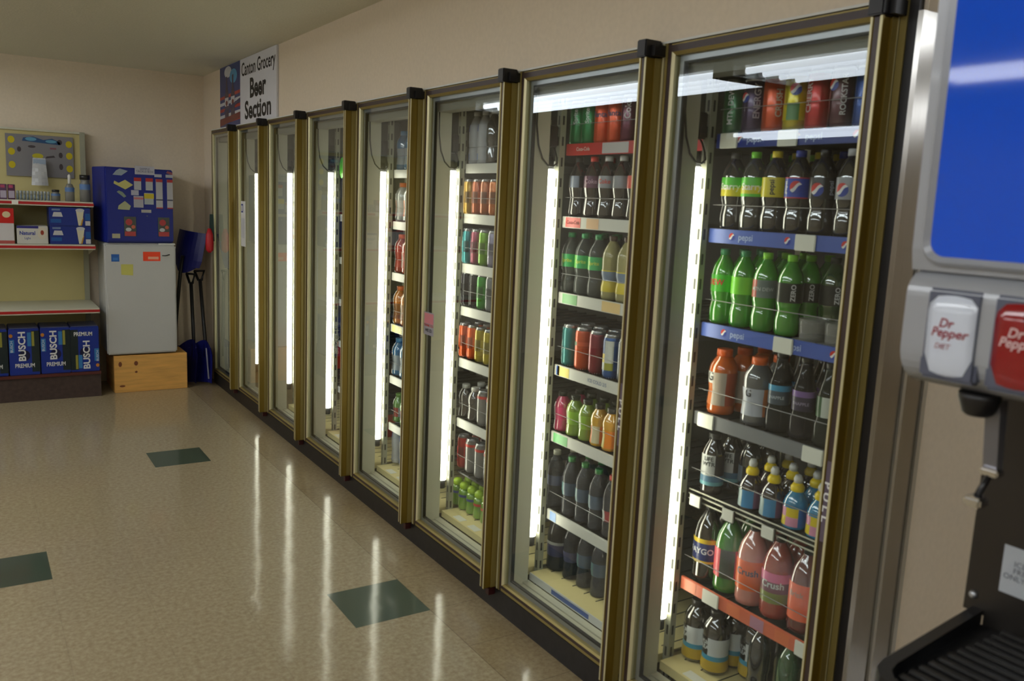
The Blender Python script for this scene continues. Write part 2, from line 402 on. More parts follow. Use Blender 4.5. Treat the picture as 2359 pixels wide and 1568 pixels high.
# stickers on two doors
lab = MB().box(-0.0492, -0.0486, -0.708, -0.695, 0.83, 1.02).build('pull_label', col((96, 84, 98)), doors[0])
lettering('lettering', 'P U L L', 0.021, flat_map((-0.0494, -0.7015, 0.925), (0, 0, -1), (0, -1, 0)), M_paper, lab, xs=1.5, bold=0.03)
lab = MB().box(-0.0492, -0.0486, -0.708, -0.695, 0.86, 1.05).build('pull_label', col((96, 84, 98)), doors[1])
lettering('lettering', 'P U L L', 0.021, flat_map((-0.0494, -0.7015, 0.955), (0, 0, -1), (0, -1, 0)), M_paper, lab, xs=1.5, bold=0.03)
st = patch('glass_sticker', [(rect(-0.045, 0.045, -0.05, 0.05), 0, 0), (rect(-0.042, 0.042, 0.0, 0.045), 1, 0.0004)], flat_map((0.0085, -0.075, 1.03), (0, -1, 0), (0, 0, 1)), [col((150, 146, 152)), col((196, 120, 128))], doors[2])
lettering('lettering', 'THANK YOU', 0.015, flat_map((0.0078, -0.075, 1.022), (0, -1, 0), (0, 0, 1)), M_red, st, bold=0.02)
lettering('lettering', 'WE I.D.', 0.02, flat_map((0.0078, -0.075, 1.0), (0, -1, 0), (0, 0, 1)), M_ink, st, bold=0.02)

def make_lamp():
    t = thing('cooler_lamp', 'x', 'lamp')
    b = MB().lathe([(0.0205, 0.285), (0.0205, 1.655), (0.0205, 1.69)], 14)
    b.build('tube', M_tubeC, t)
    MB().lathe([(0.016, 0.245), (0.017, 0.25), (0.017, 0.284)], 12).build('lamp_holder', M_rubber, t)
    MB().lathe([(0.017, 1.692), (0.017, 1.72), (0.012, 1.735)], 12).build('lamp_holder', M_rubber, t)
    MB().rbox(-0.014, 0.020, -0.022, 0.022, 1.77, 1.845, 0.004).build('plug', M_black, t)
    pts = []
    for k in range(15):
        a = k / 14.0
        pts.append((-0.028 + 0.0 * a, -0.024 - 0.045 * math.sin(PI * a) * 0.3 - 0.012, 1.94 - 0.24 * a - 0.04 * math.sin(PI * a)))
    pts = [(-0.085, -0.033, 1.93), (-0.084, -0.033, 1.84), (-0.074, -0.034, 1.77), (-0.055, -0.034, 1.725), (-0.030, -0.034, 1.702), (-0.006, -0.034, 1.700), (0.014, -0.028, 1.712), (0.022, -0.014, 1.735), (0.020, -0.004, 1.76), (0.010, 0.0, 1.775)]
    MB().tube(pts, 0.003, 6).build('cable', M_black, t)
    return t
L0 = make_lamp()
for k in range(7):
    o = L0 if k == 0 else copy_tree(L0)
    o.location = (0.1405, DOORY[k] + 0.008, 0)
    tag(o, '%s glowing white tube lamp on the post inside the coolers' % ORD[k].replace('seventh nearest', 'farthest'), 'lamp', 'tube lamps on the posts behind the cooler doors')

# stainless corner panels at the near end of the coolers
pn = thing('steel_panel', 'brushed stainless corner panel between nearest cooler door and beige wall', 'panel', (0, 0, 0))
MB().box(-0.012, 0.066, 1.088, 1.1, 0.0, 1.985).build('sheet', M_steel, pn)
MB().box(0.066, 0.158, 1.092, 1.1, 0.0, 1.985).build('sheet', M_steel, pn)
MB().box(0.064, 0.074, 1.083, 1.0925, 0.0, 1.985).box(0.150, 0.165, 1.087, 1.093, 0, 1.985).build('edge_strip', mat('polished strip', (180, 178, 170), 0.3, 0.7), pn)

# ------------------------------------------------------------ shelving inside the coolers
def upright_mat():
    m = mat('slotted cream upright', (156, 156, 136), 0.45)
    n, l = nodes(m); b = n['Principled BSDF']; tc = n.new('ShaderNodeTexCoord'); sep = n.new('ShaderNodeSeparateXYZ'); l.new(tc.outputs['Object'], sep.inputs[0])
    def M(op, a, bb=None):
        k = n.new('ShaderNodeMath'); k.operation = op
        for i, v in enumerate((a, bb)):
            if v is None: continue
            if isinstance(v, (int, float)): k.inputs[i].default_value = v
            else: l.new(v, k.inputs[i])
        return k.outputs[0]
    z = M('LESS_THAN', M('MODULO', sep.outputs[2], 0.074), 0.032)
    y = M('LESS_THAN', M('ABSOLUTE', M('SUBTRACT', sep.outputs[1], -0.002)), 0.0042)
    x = M('LESS_THAN', M('ABSOLUTE', M('SUBTRACT', sep.outputs[0], 0.180)), 0.0042)
    s = M('MULTIPLY', z, M('MAXIMUM', y, x))
    mx = n.new('ShaderNodeMix'); mx.data_type = 'RGBA'; l.new(s, mx.inputs['Factor']); mx.inputs['A'].default_value = lin((156, 156, 136)); mx.inputs['B'].default_value = lin((20, 20, 20))
    l.new(mx.outputs['Result'], b.inputs['Base Color'])
    return m
M_up = upright_mat()
STRIP = {'blue': (34, 58, 140), 'bluelite': (70, 96, 178), 'red': (190, 40, 40), 'white': (206, 206, 198), 'grey': (118, 120, 124), 'green': (60, 150, 80), 'orange': (214, 110, 80)}
def shelf_unit(di, zs, strips, label):
    """di: door index; zs: shelf tops; strips: style of the price strip of each shelf"""
    Y = DOORY[di]
    t = thing('shelving_unit', label, 'shelf unit', (0, Y, 0), 'shelving units inside the coolers')
    y1, y0 = -0.018, -0.725
    for x in (0.168, 0.62):
        for a, c_ in ((-0.014, 0.010), (-0.737, -0.713))[:2 if di == 0 else 1]:
            MB().box(x, x + 0.024, a, c_, 0.0, 1.95).build('upright', M_up, t)
    for z, st in zip(zs, strips):
        b = MB().box(0.205, 0.66, y0, y1, z - 0.014, z - 0.006)
        for k in range(10): yy = y0 + (k + 0.5) * (y1 - y0) / 10; b.box(0.205, 0.66, yy - 0.002, yy + 0.002, z - 0.006, z)
        b.build('shelf', M_shelfD, t)
        if st is None: continue
        style = st if isinstance(st, str) else st[0]
        if style == 'board':
            MB().box(0.131, 0.66, y0, y1, z - 0.03, z - 0.001).build('shelf_board', M_tan, t)
            if isinstance(st, str):
                for yy in (-0.14, -0.27): MB().box(0.14, 0.175, yy - 0.04, yy + 0.03, z - 0.001, z + 0.0005).build('price_tag', M_tagw, t)
            if not isinstance(st, str):
                q = MB().box(0.127, 0.1305, y0, y1, z - 0.03, z - 0.001).build('price_strip', M_white, t)
                patch('strip_print', [(rect(0.15, 0.38, -0.009, 0.009), 0, 0), (rect(0.5, 0.66, -0.009, 0.009), 1, 0)], flat_map((0.127, y1, z - 0.016), (0, -1, 0), (0, 0, 1)), [col((60, 92, 160)), col((190, 60, 60))], q)
            continue
        if style == 'wire':
            b = MB()
            for dz in (-0.016, 0.0, 0.014): b.tube([(0.2, y0, z + dz - 0.01), (0.2, y1, z + dz - 0.01)], 0.0025, 6)
            q = b.build('front_wire', M_cream, t)
            for yy in (-0.055, -0.19, -0.34):
                MB().rbox(0.186, 0.196, yy - 0.028, yy + 0.024, z - 0.045, z - 0.0, 0.005).build('price_tag', M_tagw, t)
            continue
        q = MB().rbox(0.194, 0.204, y0, y1, z - 0.038, z + 0.003, 0.0015).build('price_strip', col(STRIP[style] if style in STRIP else (206, 206, 198), 0.35), t)
        fm = lambda yy: flat_map((0.194, yy, z - 0.0175), (0, -1, 0), (0, 0, 1), -0.0 + 0.0007)
        extra = [] if isinstance(st, str) else st[1]
        for e in extra:
            if e[0] == 'pepsi':
                globe('strip_emblem', 0.011, fm(e[1]), q)
                lettering('strip_lettering', 'pepsi', 0.026, fm(e[1] - 0.052), col((170, 186, 226)), q, bold=0.02)
            elif e[0] == 'tag':
                MB().rbox(0.188, 0.194, e[1] - 0.033, e[1] + 0.033, z - 0.04, z + 0.003, 0.002).build('price_tag', M_tagw, t)
            elif e[0] == 'patch':
                patch('strip_print', [(rect(-e[2] / 2, e[2] / 2, -0.018, 0.018), 0, 0)], fm(e[1]), [col(e[3], 0.35)], q)
            elif e[0] == 'text':
                lettering('strip_lettering', e[2], 0.018, fm(e[1]), col(e[3]), q, bold=0.02)
        # thin retaining rail in front of the stock
    for z in zs[:-1]:
        MB().tube([(0.203, y0, z + 0.072), (0.203, y1, z + 0.072)], 0.0013, 5).build('retaining_rail', clear_mat('clear rail', (180, 180, 180), 0.55), t)
    return t
pep = [('pepsi', -0.11), ('pepsi', -0.31), ('pepsi', -0.49)]
crush = [('patch', -0.06 - 0.09 * k, 0.05, ((222, 120, 80), (180, 130, 150))[k % 2]) for k in range(7)] + [('tag', -0.15), ('tag', -0.50)]
Z8 = [1.785, 1.512, 1.232, 0.958, 0.706, 0.42, 0.150]
Z7 = [1.780, 1.520, 1.240, 0.965, 0.705, 0.392, 0.145]
Z6 = [1.720, 1.504, 1.286, 1.094, 0.858, 0.579, 0.335, 0.145]
Z5 = [1.700, 1.440, 1.177, 0.907, 0.631, 0.375, 0.145]
Z4 = [1.720, 1.45, 1.20, 0.95, 0.70, 0.42, 0.145]
shelf_unit(0, Z8, [('blue', pep + [('tag', -0.07), ('tag', -0.28)]), ('bluelite', pep + [('tag', -0.37)]), ('bluelite', pep + [('tag', -0.33)]), ('grey', [('tag', -0.07), ('tag', -0.46)]), 'wire', ('orange', crush), 'board'],
           'shelving behind the nearest cooler door with blue price strips')
shelf_unit(1, Z7, [('red', [('patch', -0.3, 0.14, (190, 186, 186)), ('text', -0.12, 'Coca-Cola', (220, 210, 205))]), ('white', [('patch', -0.085, 0.09, (208, 60, 52)), ('patch', -0.5, 0.1, (208, 80, 72)), ('text', -0.085, 'Coca-Cola', (230, 220, 215)), ('patch', -0.2, 0.07, (220, 180, 140))]),
    ('white', [('patch', -0.09, 0.09, (90, 160, 90)), ('patch', -0.33, 0.1, (220, 190, 130))]), ('white', [('patch', -0.075, 0.075, (220, 200, 60)), ('patch', -0.042, 0.02, (60, 110, 200)), ('text', -0.28, 'ICE COLD 2/5', (120, 130, 160))]),
    ('white', [('patch', -0.08, 0.09, (80, 170, 90))]), ('white', [('patch', -0.06, 0.04, (120, 160, 220))]), ('board', [])], 'shelving behind the second nearest cooler door with white price strips')
shelf_unit(2, Z6, ['white'] * 6 + [None, 'board'], 'shelving behind the third nearest cooler door with cream price strips')
shelf_unit(3, Z5, ['white', 'white', 'white', ('white', [('patch', -0.1, 0.12, (224, 214, 120))]), 'white', 'white', 'board'], 'shelving behind the fourth nearest door with one yellow strip')
shelf_unit(4, Z4, ['grey'] * 6 + ['board'], 'shelving behind the fifth nearest cooler door, mostly hidden by the lamp')
shelf_unit(5, Z4, ['grey'] * 6 + ['board'], 'shelving behind the sixth nearest cooler door beside the orange-red carton')

# ------------------------------------------------------------ products
PROF = {
 'soda': ([(0.024, 0), (0.031, 0.003), (0.0345, 0.012), (0.035, 0.045), (0.0325, 0.060), (0.0305, 0.073), (0.0335, 0.086), (0.0355, 0.094), (0.0355, 0.155), (0.034, 0.168), (0.029, 0.184), (0.019, 0.203), (0.0132, 0.212), (0.0125, 0.220)], 0.0145, 0.018),
 'cola': ([(0.024, 0), (0.032, 0.004), (0.0335, 0.02), (0.030, 0.060), (0.0285, 0.078), (0.033, 0.100), (0.0345, 0.112), (0.0345, 0.150), (0.0325, 0.165), (0.027, 0.184), (0.018, 0.203), (0.0132, 0.212), (0.0125, 0.220)], 0.0145, 0.018),
 'water': ([(0.024, 0), (0.031, 0.003), (0.033, 0.012), (0.031, 0.03), (0.0325, 0.05), (0.030, 0.07), (0.031, 0.085), (0.0335, 0.10), (0.0335, 0.15), (0.031, 0.172), (0.022, 0.196), (0.0135, 0.212), (0.0125, 0.222)], 0.0148, 0.018),
 'sport': ([(0.034, 0), (0.041, 0.004), (0.043, 0.015), (0.041, 0.045), (0.039, 0.075), (0.042, 0.10), (0.043, 0.135), (0.040, 0.150), (0.030, 0.168), (0.0215, 0.178), (0.0205, 0.183)], 0.0235, 0.022),
 'tea': ([(0.030, 0), (0.034, 0.004), (0.035, 0.015), (0.035, 0.060), (0.030, 0.075), (0.031, 0.09), (0.0315, 0.135), (0.028, 0.150), (0.020, 0.18), (0.0155, 0.205), (0.0145, 0.215)], 0.0165, 0.016),
 'square': ([(0.030, 0), (0.034, 0.004), (0.035, 0.012), (0.035, 0.12), (0.033, 0.135), (0.026, 0.152), (0.018, 0.165), (0.0165, 0.178)], 0.0185, 0.018),
 'kid': ([(0.028, 0), (0.033, 0.004), (0.034, 0.012), (0.033, 0.05), (0.034, 0.060), (0.0345, 0.070), (0.028, 0.088), (0.017, 0.105), (0.013, 0.110)], 0.0165, 0.020),
 'liter': ([(0.034, 0), (0.042, 0.005), (0.044, 0.018), (0.043, 0.06), (0.0445, 0.07), (0.0445, 0.135), (0.043, 0.155), (0.037, 0.182), (0.026, 0.205), (0.0155, 0.222), (0.0125, 0.230)], 0.0148, 0.016),
 'juice': ([(0.026, 0), (0.031, 0.003), (0.0325, 0.01), (0.029, 0.05), (0.032, 0.085), (0.033, 0.098), (0.028, 0.118), (0.0185, 0.132), (0.0165, 0.142)], 0.0185, 0.018),
 'lime': ([(0.024, 0), (0.028, 0.003), (0.030, 0.01), (0.027, 0.05), (0.029, 0.075), (0.027, 0.088), (0.021, 0.098)], 0.024, 0.030),
 'beer': ([(0.026, 0), (0.030, 0.003), (0.0305, 0.10), (0.028, 0.125), (0.016, 0.155), (0.0135, 0.175), (0.0135, 0.19)], 0.0142, 0.010),
}
CANP = {'can': (0.0332, 0.157), 'slim': (0.0285, 0.155), 'mini': (0.0332, 0.122)}
for k_, f_ in (('soda', 0.965), ('cola', 0.94), ('water', 0.97)):
    p_, a_, b_ = PROF[k_]; PROF[k_] = ([(r_, z_ * f_) for r_, z_ in p_], a_, b_)
def rad_at(prof, z):
    for (r0, z0), (r1, z1) in zip(prof, prof[1:]):
        if z0 <= z <= z1: return r0 + (r1 - r0) * (z - z0) / max(1e-6, z1 - z0)
    return prof[-1][0]
def ring_label(prof, z0, z1, bands, seg=24, out=0.0005):
    """bands: list of (fraction of height, [slot per quarter angle or slot])"""
    b = MB(); ys = [z0]; tri = []
    for fr_, s_ in bands: ys.append(ys[-1] + (z1 - z0) * fr_)
    for (fr_, s_), a, c_ in zip(bands, ys, ys[1:]):
        cuts = [a] + [pz for _, pz in prof if a + 1e-4 < pz < c_ - 1e-4] + [c_]
        tri += [(s_, p, q) for p, q in zip(cuts, cuts[1:])]
    for s_, a, c_ in tri:
        ra, rc = rad_at(prof, a) + out, rad_at(prof, c_) + out
        for k in range(seg):
            t0 = -PI + 2 * PI * k / seg; t1 = -PI + 2 * PI * (k + 1) / seg
            mi = s_ if isinstance(s_, int) else s_[k * len(s_) // seg]
            f = b.face([(-ra * math.cos(t0), -ra * math.sin(t0), a), (-ra * math.cos(t1), -ra * math.sin(t1), a), (-rc * math.cos(t1), -rc * math.sin(t1), c_), (-rc * math.cos(t0), -rc * math.sin(t0), c_)], mi, True)
    bmesh.ops.remove_doubles(b.bm, verts=b.bm.verts, dist=1e-6)
    return b
def shiny(m):
    b = m.node_tree.nodes['Principled BSDF']; b.inputs['Coat IOR'].default_value = 1.9; b.inputs['Coat Roughness'].default_value = 0.03
    return m
def liquid(rgb, kind):
    if kind == 'clear': return clear_mat('clear plastic %d %d %d' % rgb, rgb, 0.45)
    if kind == 'dark': return shiny(mat('dark drink %d %d %d' % rgb, rgb, 0.10, spec=0.6, coat=1.0))
    if kind == 'milky': return shiny(mat('cloudy drink %d %d %d' % rgb, rgb, 0.15, spec=0.5, coat=1.0))
    return clear_mat('tinted drink %d %d %d' % rgb, rgb, 0.8)
PROTO = {}
def product(key, shape, rgb, lk='dark', cap=None, label=None, text=None, name=None, emblem=None, cat='bottle'):
    """label: (z0, z1, bands, colours); text: list of (string, size, z, colour, angle, vertical)"""
    o = thing(name or 'bottle', 'x', cat)
    if shape in CANP:
        r, h = CANP[shape]; prof = [(r * 0.78, 0), (r * 0.95, 0.006), (r, 0.014), (r, h - 0.022), (r * 0.93, h - 0.012), (r * 0.80, h - 0.003), (r * 0.80, h)]
        side = mat('printed can %d %d %d' % rgb, rgb, 0.25, 0.35, coat=0.3)
        MB().lathe(prof[:5], 24, close=False).build('can_body', side, o)
        MB().lathe([(r * 0.93, h - 0.012), (r * 0.80, h - 0.003), (r * 0.80, h), (r * 0.76, h), (r * 0.75, h - 0.004)], 20).lathe([(r * 0.3, h - 0.004), (r * 0.3, h - 0.001)], 8).build('lid', M_silver, o)
        MB().lathe([(r * 0.78, 0), (r * 0.95, 0.0062)], 20).build('base_rim', M_silver, o)
    else:
        prof, cr, ch = PROF[shape]; h = prof[-1][1]
        MB().lathe(prof, 24, sq=0).build('bottle_body', liquid(rgb, lk), o)
        if cap:
            if shape == 'kid':
                MB().lathe([(cr * 0.95, h - 0.008), (cr * 1.15, h - 0.002), (cr * 1.15, h + 0.008), (cr * 0.72, h + 0.019)], 16).build('cap', col(cap), o)
                MB().lathe([(cr * 0.70, h + 0.0192), (cr * 0.75, h + 0.030), (cr * 0.5, h + 0.040)], 14).build('spout', M_white, o)
            elif shape == 'lime':
                MB().lathe([(cr * 0.86, h - 0.004), (cr * 1.03, h + 0.006), (cr, h + 0.018), (cr * 0.7, h + 0.028), (cr * 0.2, h + 0.032)], 16).build('cap', col(cap), o)
            else:
                MB().lathe([(cr, h - 0.006), (cr, h + ch - 0.008), (cr * 0.93, h + ch - 0.006)], 20).build('cap', col(cap), o)
    lb = None
    if label:
        z0, z1, bands, cols = label
        lb = ring_label(prof, z0, z1, bands).build('label_band', [col(c) if not isinstance(c, bpy.types.Material) else c for c in cols], o, fix=False)
    for tx, size, z, c_, th, vert in (text or []):
        R = rad_at(prof, z) + 0.0007
        lettering('lettering', tx, size, cyl_map(R, z, th, vert), col(c_), lb or o, bold=0.02)
    if emblem:
        r_, z, th = emblem; globe('emblem', r_, cyl_map(rad_at(prof, z) + 0.0010, z, th), lb or o)
    PROTO[key] = [o, False]
    return o
W_, K_ = (225, 225, 225), (20, 20, 22)
TH = 0.45      # lettering turned a little towards the shoppers
# top shelf cans of the nearest cooler
product('can_green', 'can', (52, 112, 66), text=[('MTN DEW', 0.022, 0.08, W_, TH, True)], name='drink_can', cat='can')
product('can_purple', 'can', (72, 52, 88), text=[('ENERGY', 0.026, 0.09, (190, 180, 190), TH + .5, True)], emblem=(0.014, 0.10, TH - 0.6), name='drink_can', cat='can')
product('can_orange', 'can', (214, 84, 40), text=[('CRUSH', 0.024, 0.08, (200, 190, 180), TH + .6, True)], name='drink_can', cat='can')
product('can_yellow', 'can', (200, 184, 22), label=(0.03, 0.075, [(1, [0, 0, 0, 1, 0, 0])], [(200, 184, 22), (90, 150, 80)]), emblem=(0.016, 0.11, TH + 0.2), name='drink_can', cat='can')
product('can_red', 'can', (188, 40, 38), text=[('CHERRY', 0.024, 0.09, (200, 180, 175), TH - .5, True)], name='drink_can', cat='can')
product('can_maroon', 'can', (84, 40, 48), text=[('ROCKSTAR', 0.020, 0.085, W_, TH + .4, True)], emblem=(0.015, 0.11, TH - 0.5), name='drink_can', cat='can')
product('can_blue', 'can', (36, 76, 150), name='drink_can', cat='can')
BK = (34, 35, 38)
product('starry_dark', 'soda', BK, 'dark', (34, 36, 38), (0.098, 0.152, [(0.45, 0), (0.35, 1), (0.2, 1)], [(214, 202, 30), (84, 190, 50)]), [('Starry', 0.026, 0.125, (235, 238, 225), TH, False)])
product('starry', 'soda', (58, 62, 60), 'dark', (110, 200, 50), (0.098, 0.152, [(0.15, 1), (0.4, 0), (0.45, 1)], [(210, 204, 30), (90, 200, 50)]), [('Starry', 0.026, 0.125, (235, 238, 225), TH, False)])
product('pepsi_mango', 'soda', BK, 'dark', (210, 190, 40), (0.098, 0.152, [(1, 0)], [(214, 200, 24)]), [('pepsi', 0.020, 0.125, K_, TH, True)])
product('pepsi', 'soda', BK, 'dark', (40, 60, 150), (0.096, 0.152, [(0.06, 1), (0.88, 0), (0.06, 1)], [(36, 70, 178), (190, 50, 70)]), [('pepsi', 0.016, 0.125, W_, TH - .75, True)], emblem=(0.0175, 0.125, TH + 0.15))
product('pepsi_zero', 'soda', BK, 'dark', (30, 32, 36), (0.096, 0.152, [(1, 0)], [(26, 27, 31)]), [('pepsi', 0.018, 0.125, (170, 176, 190), TH + .75, True)], emblem=(0.0175, 0.12, TH - 0.25))
product('pepsi_diet', 'soda', BK, 'dark', (190, 192, 196), (0.096, 0.152, [(1, 0)], [(150, 152, 158)]), emblem=(0.0175, 0.12, TH - 0.35))
GR = (56, 146, 24)
product('dew', 'soda', GR, 'milky', (36, 130, 80), (0.098, 0.148, [(1, 0)], [(70, 178, 44)]), [('DEW', 0.024, 0.125, (214, 60, 60), TH - .4, False)])
product('dew_lite', 'soda', GR, 'milky', (36, 130, 80), (0.098, 0.148, [(1, 0)], [(120, 214, 50)]))
product('dew_grey', 'soda', GR, 'milky', (130, 210, 40), (0.098, 0.148, [(1, [0, 0, 1, 0, 0, 0])], [(110, 124, 120), (190, 90, 80)]), [('MTN DEW', 0.014, 0.122, (190, 196, 190), TH, False)])
product('dew_black', 'soda', GR, 'milky', (130, 210, 40), (0.094, 0.148, [(1, 0)], [(24, 34, 24)]), [('ZERO', 0.018, 0.122, W_, TH + .6, True)])
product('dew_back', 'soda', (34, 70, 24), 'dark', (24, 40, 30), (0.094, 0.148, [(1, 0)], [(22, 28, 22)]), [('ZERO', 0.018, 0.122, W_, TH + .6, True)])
product('gator_orange', 'sport', (206, 96, 22), 'milky', (230, 100, 40), (0.030, 0.130, [(0.65, [0, 0, 0, 1, 2, 0]), (0.35, [0, 0, 3, 1, 2, 0])], [(214, 120, 60), (190, 176, 160), (170, 72, 40), (226, 226, 220)]), [('G', 0.036, 0.115, (50, 40, 30), TH - 0.65, False)])
product('gator_grey', 'sport', (90, 92, 96), 'milky', (232, 104, 40), (0.030, 0.110, [(1, [1, 1, 0, 0, 2, 2])], [(186, 190, 200), (90, 92, 98), (200, 120, 70)]), [('G', 0.030, 0.095, (40, 40, 44), TH - 0.5, False)])
product('tea_blue', 'tea', (50, 54, 58), 'clear', (40, 42, 44), (0.080, 0.135, [(0.7, 0), (0.3, 1)], [(70, 84, 96), (70, 150, 190)]), [('SNAPPLE', 0.012, 0.100, (170, 180, 190), TH, False)])
product('tea_purple', 'tea', (52, 50, 58), 'clear', (40, 42, 44), (0.080, 0.135, [(0.7, 0), (0.3, 1)], [(66, 60, 80), (130, 100, 160)]), [('SNAPPLE', 0.012, 0.100, (150, 140, 170), TH, False)])
product('tea_green', 'tea', (46, 56, 50), 'clear', (40, 42, 44), (0.080, 0.135, [(1, [0, 0, 0, 1, 0, 0])], [(48, 84, 50), (200, 206, 196)]))
product('lifewater', 'square', (48, 42, 44), 'dark', (52, 54, 56), (0.030, 0.125, [(0.12, 2), (0.2, 3), (0.68, [0, 0, 1, 1, 0, 0])], [(48, 42, 44), (206, 208, 206), (120, 180, 190), (90, 130, 160)]), [('LIFE\nWTR', 0.018, 0.105, (30, 34, 34), TH, False)])
product('smoky', 'square', (40, 40, 42), 'dark', (30, 32, 34), (0.05, 0.10, [(1, [0, 0, 1, 0, 0, 0])], [(40, 40, 44), (110, 124, 140)]))
product('kid_purple', 'kid', (44, 26, 36), 'dark', (236, 206, 20), (0.010, 0.062, [(1, [0, 0, 1, 2, 0, 0])], [(120, 80, 110), (170, 190, 190), (70, 140, 190)]))
product('kid_blue', 'kid', (24, 130, 178), 'milky', (236, 206, 20), (0.010, 0.062, [(0.5, [1, 1, 0, 2, 1, 1]), (0.5, [1, 1, 2, 0, 1, 1])], [(225, 200, 40), (40, 110, 180), (220, 150, 180)]))
product('liter_cola', 'liter', (44, 38, 30), 'dark', (40, 40, 42), (0.062, 0.140, [(0.1, 1), (0.72, 0), (0.18, 1)], [(44, 54, 110), (220, 190, 40)]), [('FAYGO', 0.026, 0.10, (220, 220, 225), TH - .2, False)])
product('liter_green', 'liter', (58, 128, 34), 'milky', (36, 38, 40), (0.050, 0.140, [(1, [0, 0, 0, 1, 0, 0])], [(226, 80, 90), (60, 66, 40)]), [('MOON MIST', 0.014, 0.095, (40, 90, 40), TH + .5, True)])
product('liter_pink', 'liter', (206, 136, 122), 'milky', (36, 38, 40), (0.050, 0.140, [(0.3, [2, 0, 0, 0]), (0.7, 0)], [(236, 104, 40), (225, 180, 40), (225, 180, 40)]), [('Crush', 0.028, 0.105, (60, 66, 70), TH, False)])
product('liter_rose', 'liter', (162, 62, 48), 'milky', (36, 38, 40), (0.050, 0.140, [(0.35, 2), (0.35, 0), (0.3, 1)], [(120, 72, 84), (220, 110, 150), (130, 140, 70)]), [('Crush', 0.028, 0.105, (205, 210, 205), TH, False)])
product('liter_red', 'liter', (104, 42, 38), 'milky', (44, 46, 48), (0.040, 0.145, [(1, 0)], [(240, 112, 74)]), [('Brisk', 0.022, 0.115, (190, 150, 130), TH - .4, False), ('0', 0.018, 0.12, (130, 160, 160), TH + .5, False)])
product('pureleaf', 'sport', (44, 40, 36), 'dark', (50, 48, 46), (0.012, 0.118, [(0.32, 2), (0.14, 3), (0.54, [0, 0, 1, 0, 0, 0])], [(206, 210, 212), (30, 30, 32), (190, 160, 50), (70, 150, 180)]), [('PURE\nLEAF', 0.018, 0.093, (210, 214, 214), TH - .6, False)])
product('bluecap', 'water', (44, 46, 50), 'dark', (50, 66, 170))
product('greencap', 'water', (46, 88, 56), 'dark', (40, 140, 80))
# second cooler
product('tall_green', 'can', (36, 140, 76), text=[('Sprite', 0.022, 0.10, W_, TH, True)], name='drink_can', cat='can')
product('tall_orange', 'can', (226, 84, 40), text=[('Fanta', 0.026, 0.10, (60, 70, 120), TH, False)], name='drink_can', cat='can')
product('tall_maroon', 'can', (100, 34, 60), text=[('Coke', 0.030, 0.11, W_, TH, True)], name='drink_can', cat='can')
product('cola_plain', 'cola', (34, 30, 34), 'dark', (26, 26, 28), (0.108, 0.150, [(1, [0, 0, 0, 1, 0, 0])], [(40, 42, 50), (120, 130, 150)]))
product('cola_cherry', 'cola', (40, 26, 32), 'dark', (214, 50, 44), (0.108, 0.150, [(1, 0)], [(96, 44, 74)]), [('Coke', 0.022, 0.13, (190, 150, 170), TH, False)])
product('cola_diet', 'cola', (34, 30, 34), 'dark', (196, 198, 200), (0.108, 0.150, [(1, 0)], [(150, 152, 158)]), [('Coke', 0.022, 0.13, (200, 60, 50), TH, False)])
product('cola_grey', 'cola', (34, 30, 34), 'dark', (190, 190, 190), (0.108, 0.150, [(1, 0)], [(134, 136, 142)]))
product('cola_red', 'cola', (34, 30, 34), 'dark', (40, 40, 42), (0.108, 0.150, [(1, 0)], [(224, 80, 60)]))
product('clear_green', 'soda', (112, 118, 116), 'clear', (50, 146, 88), (0.098, 0.145, [(1, [0, 0, 1, 0, 0, 0])], [(60, 172, 100), (100, 190, 60)]), [('Sprite', 0.018, 0.122, (200, 214, 80), TH, False)])
product('lemonade', 'soda', (166, 160, 112), 'tint', (70, 50, 40), (0.030, 0.105, [(0.5, 1), (0.45, 0), (0.05, 1)], [(110, 126, 150), (206, 186, 44)]))
product('tall_teal', 'can', (48, 122, 124), name='drink_can', cat='can')
product('tall_rust', 'can', (196, 82, 44), name='drink_can', cat='can', label=(0.09, 0.105, [(1, [0, 0, 1, 0, 0, 0])], [(196, 82, 44), (60, 100, 50)]))
product('tall_wine', 'can', (128, 36, 52), name='drink_can', cat='can')
product('tall_navy', 'can', (44, 84, 144), name='drink_can', cat='can', label=(0.03, 0.135, [(0.25, [0, 0, 1, 3, 0, 0]), (0.3, [0, 0, 2, 1, 0, 0]), (0.45, [0, 0, 0, 1, 0, 0])], [(44, 84, 144), (190, 194, 190), (214, 190, 50), (150, 150, 60)]))
product('tall_slate', 'can', (120, 124, 130), name='drink_can', cat='can')
product('juice_pink', 'juice', (196, 60, 104), 'milky', (36, 40, 36), (0.045, 0.095, [(1, [0, 0, 1, 0, 0, 0])], [(206, 60, 110), (190, 140, 150)]))
product('juice_green', 'juice', (126, 156, 50), 'milky', (40, 44, 38), (0.045, 0.095, [(1, [0, 0, 1, 0, 0, 0])], [(140, 180, 60), (190, 200, 170)]))
product('juice_yellow', 'juice', (206, 156, 34), 'milky', (44, 42, 38), (0.012, 0.075, [(1, [0, 0, 0, 1, 0, 0])], [(214, 110, 30), (206, 196, 160)]))
product('juice_orange', 'juice', (206, 150, 34), 'milky', (60, 60, 58), (0.012, 0.075, [(1, [0, 0, 1, 0, 0, 0])], [(226, 130, 26), (214, 200, 120)]))
product('water_white', 'water', (96, 98, 104), 'clear', (206, 206, 186), (0.09, 0.13, [(1, 0)], [(90, 96, 120)]))
product('water_green', 'water', (96, 98, 106), 'clear', (60, 136, 76), (0.08, 0.13, [(1, [0, 0, 1, 0, 0, 0])], [(78, 92, 110), (80, 120, 124)]))
product('water_red', 'water', (90, 90, 96), 'clear', (210, 66, 60), (0.06, 0.10, [(1, [0, 0, 1, 0, 0, 0])], [(150, 60, 64), (180, 180, 172)]))
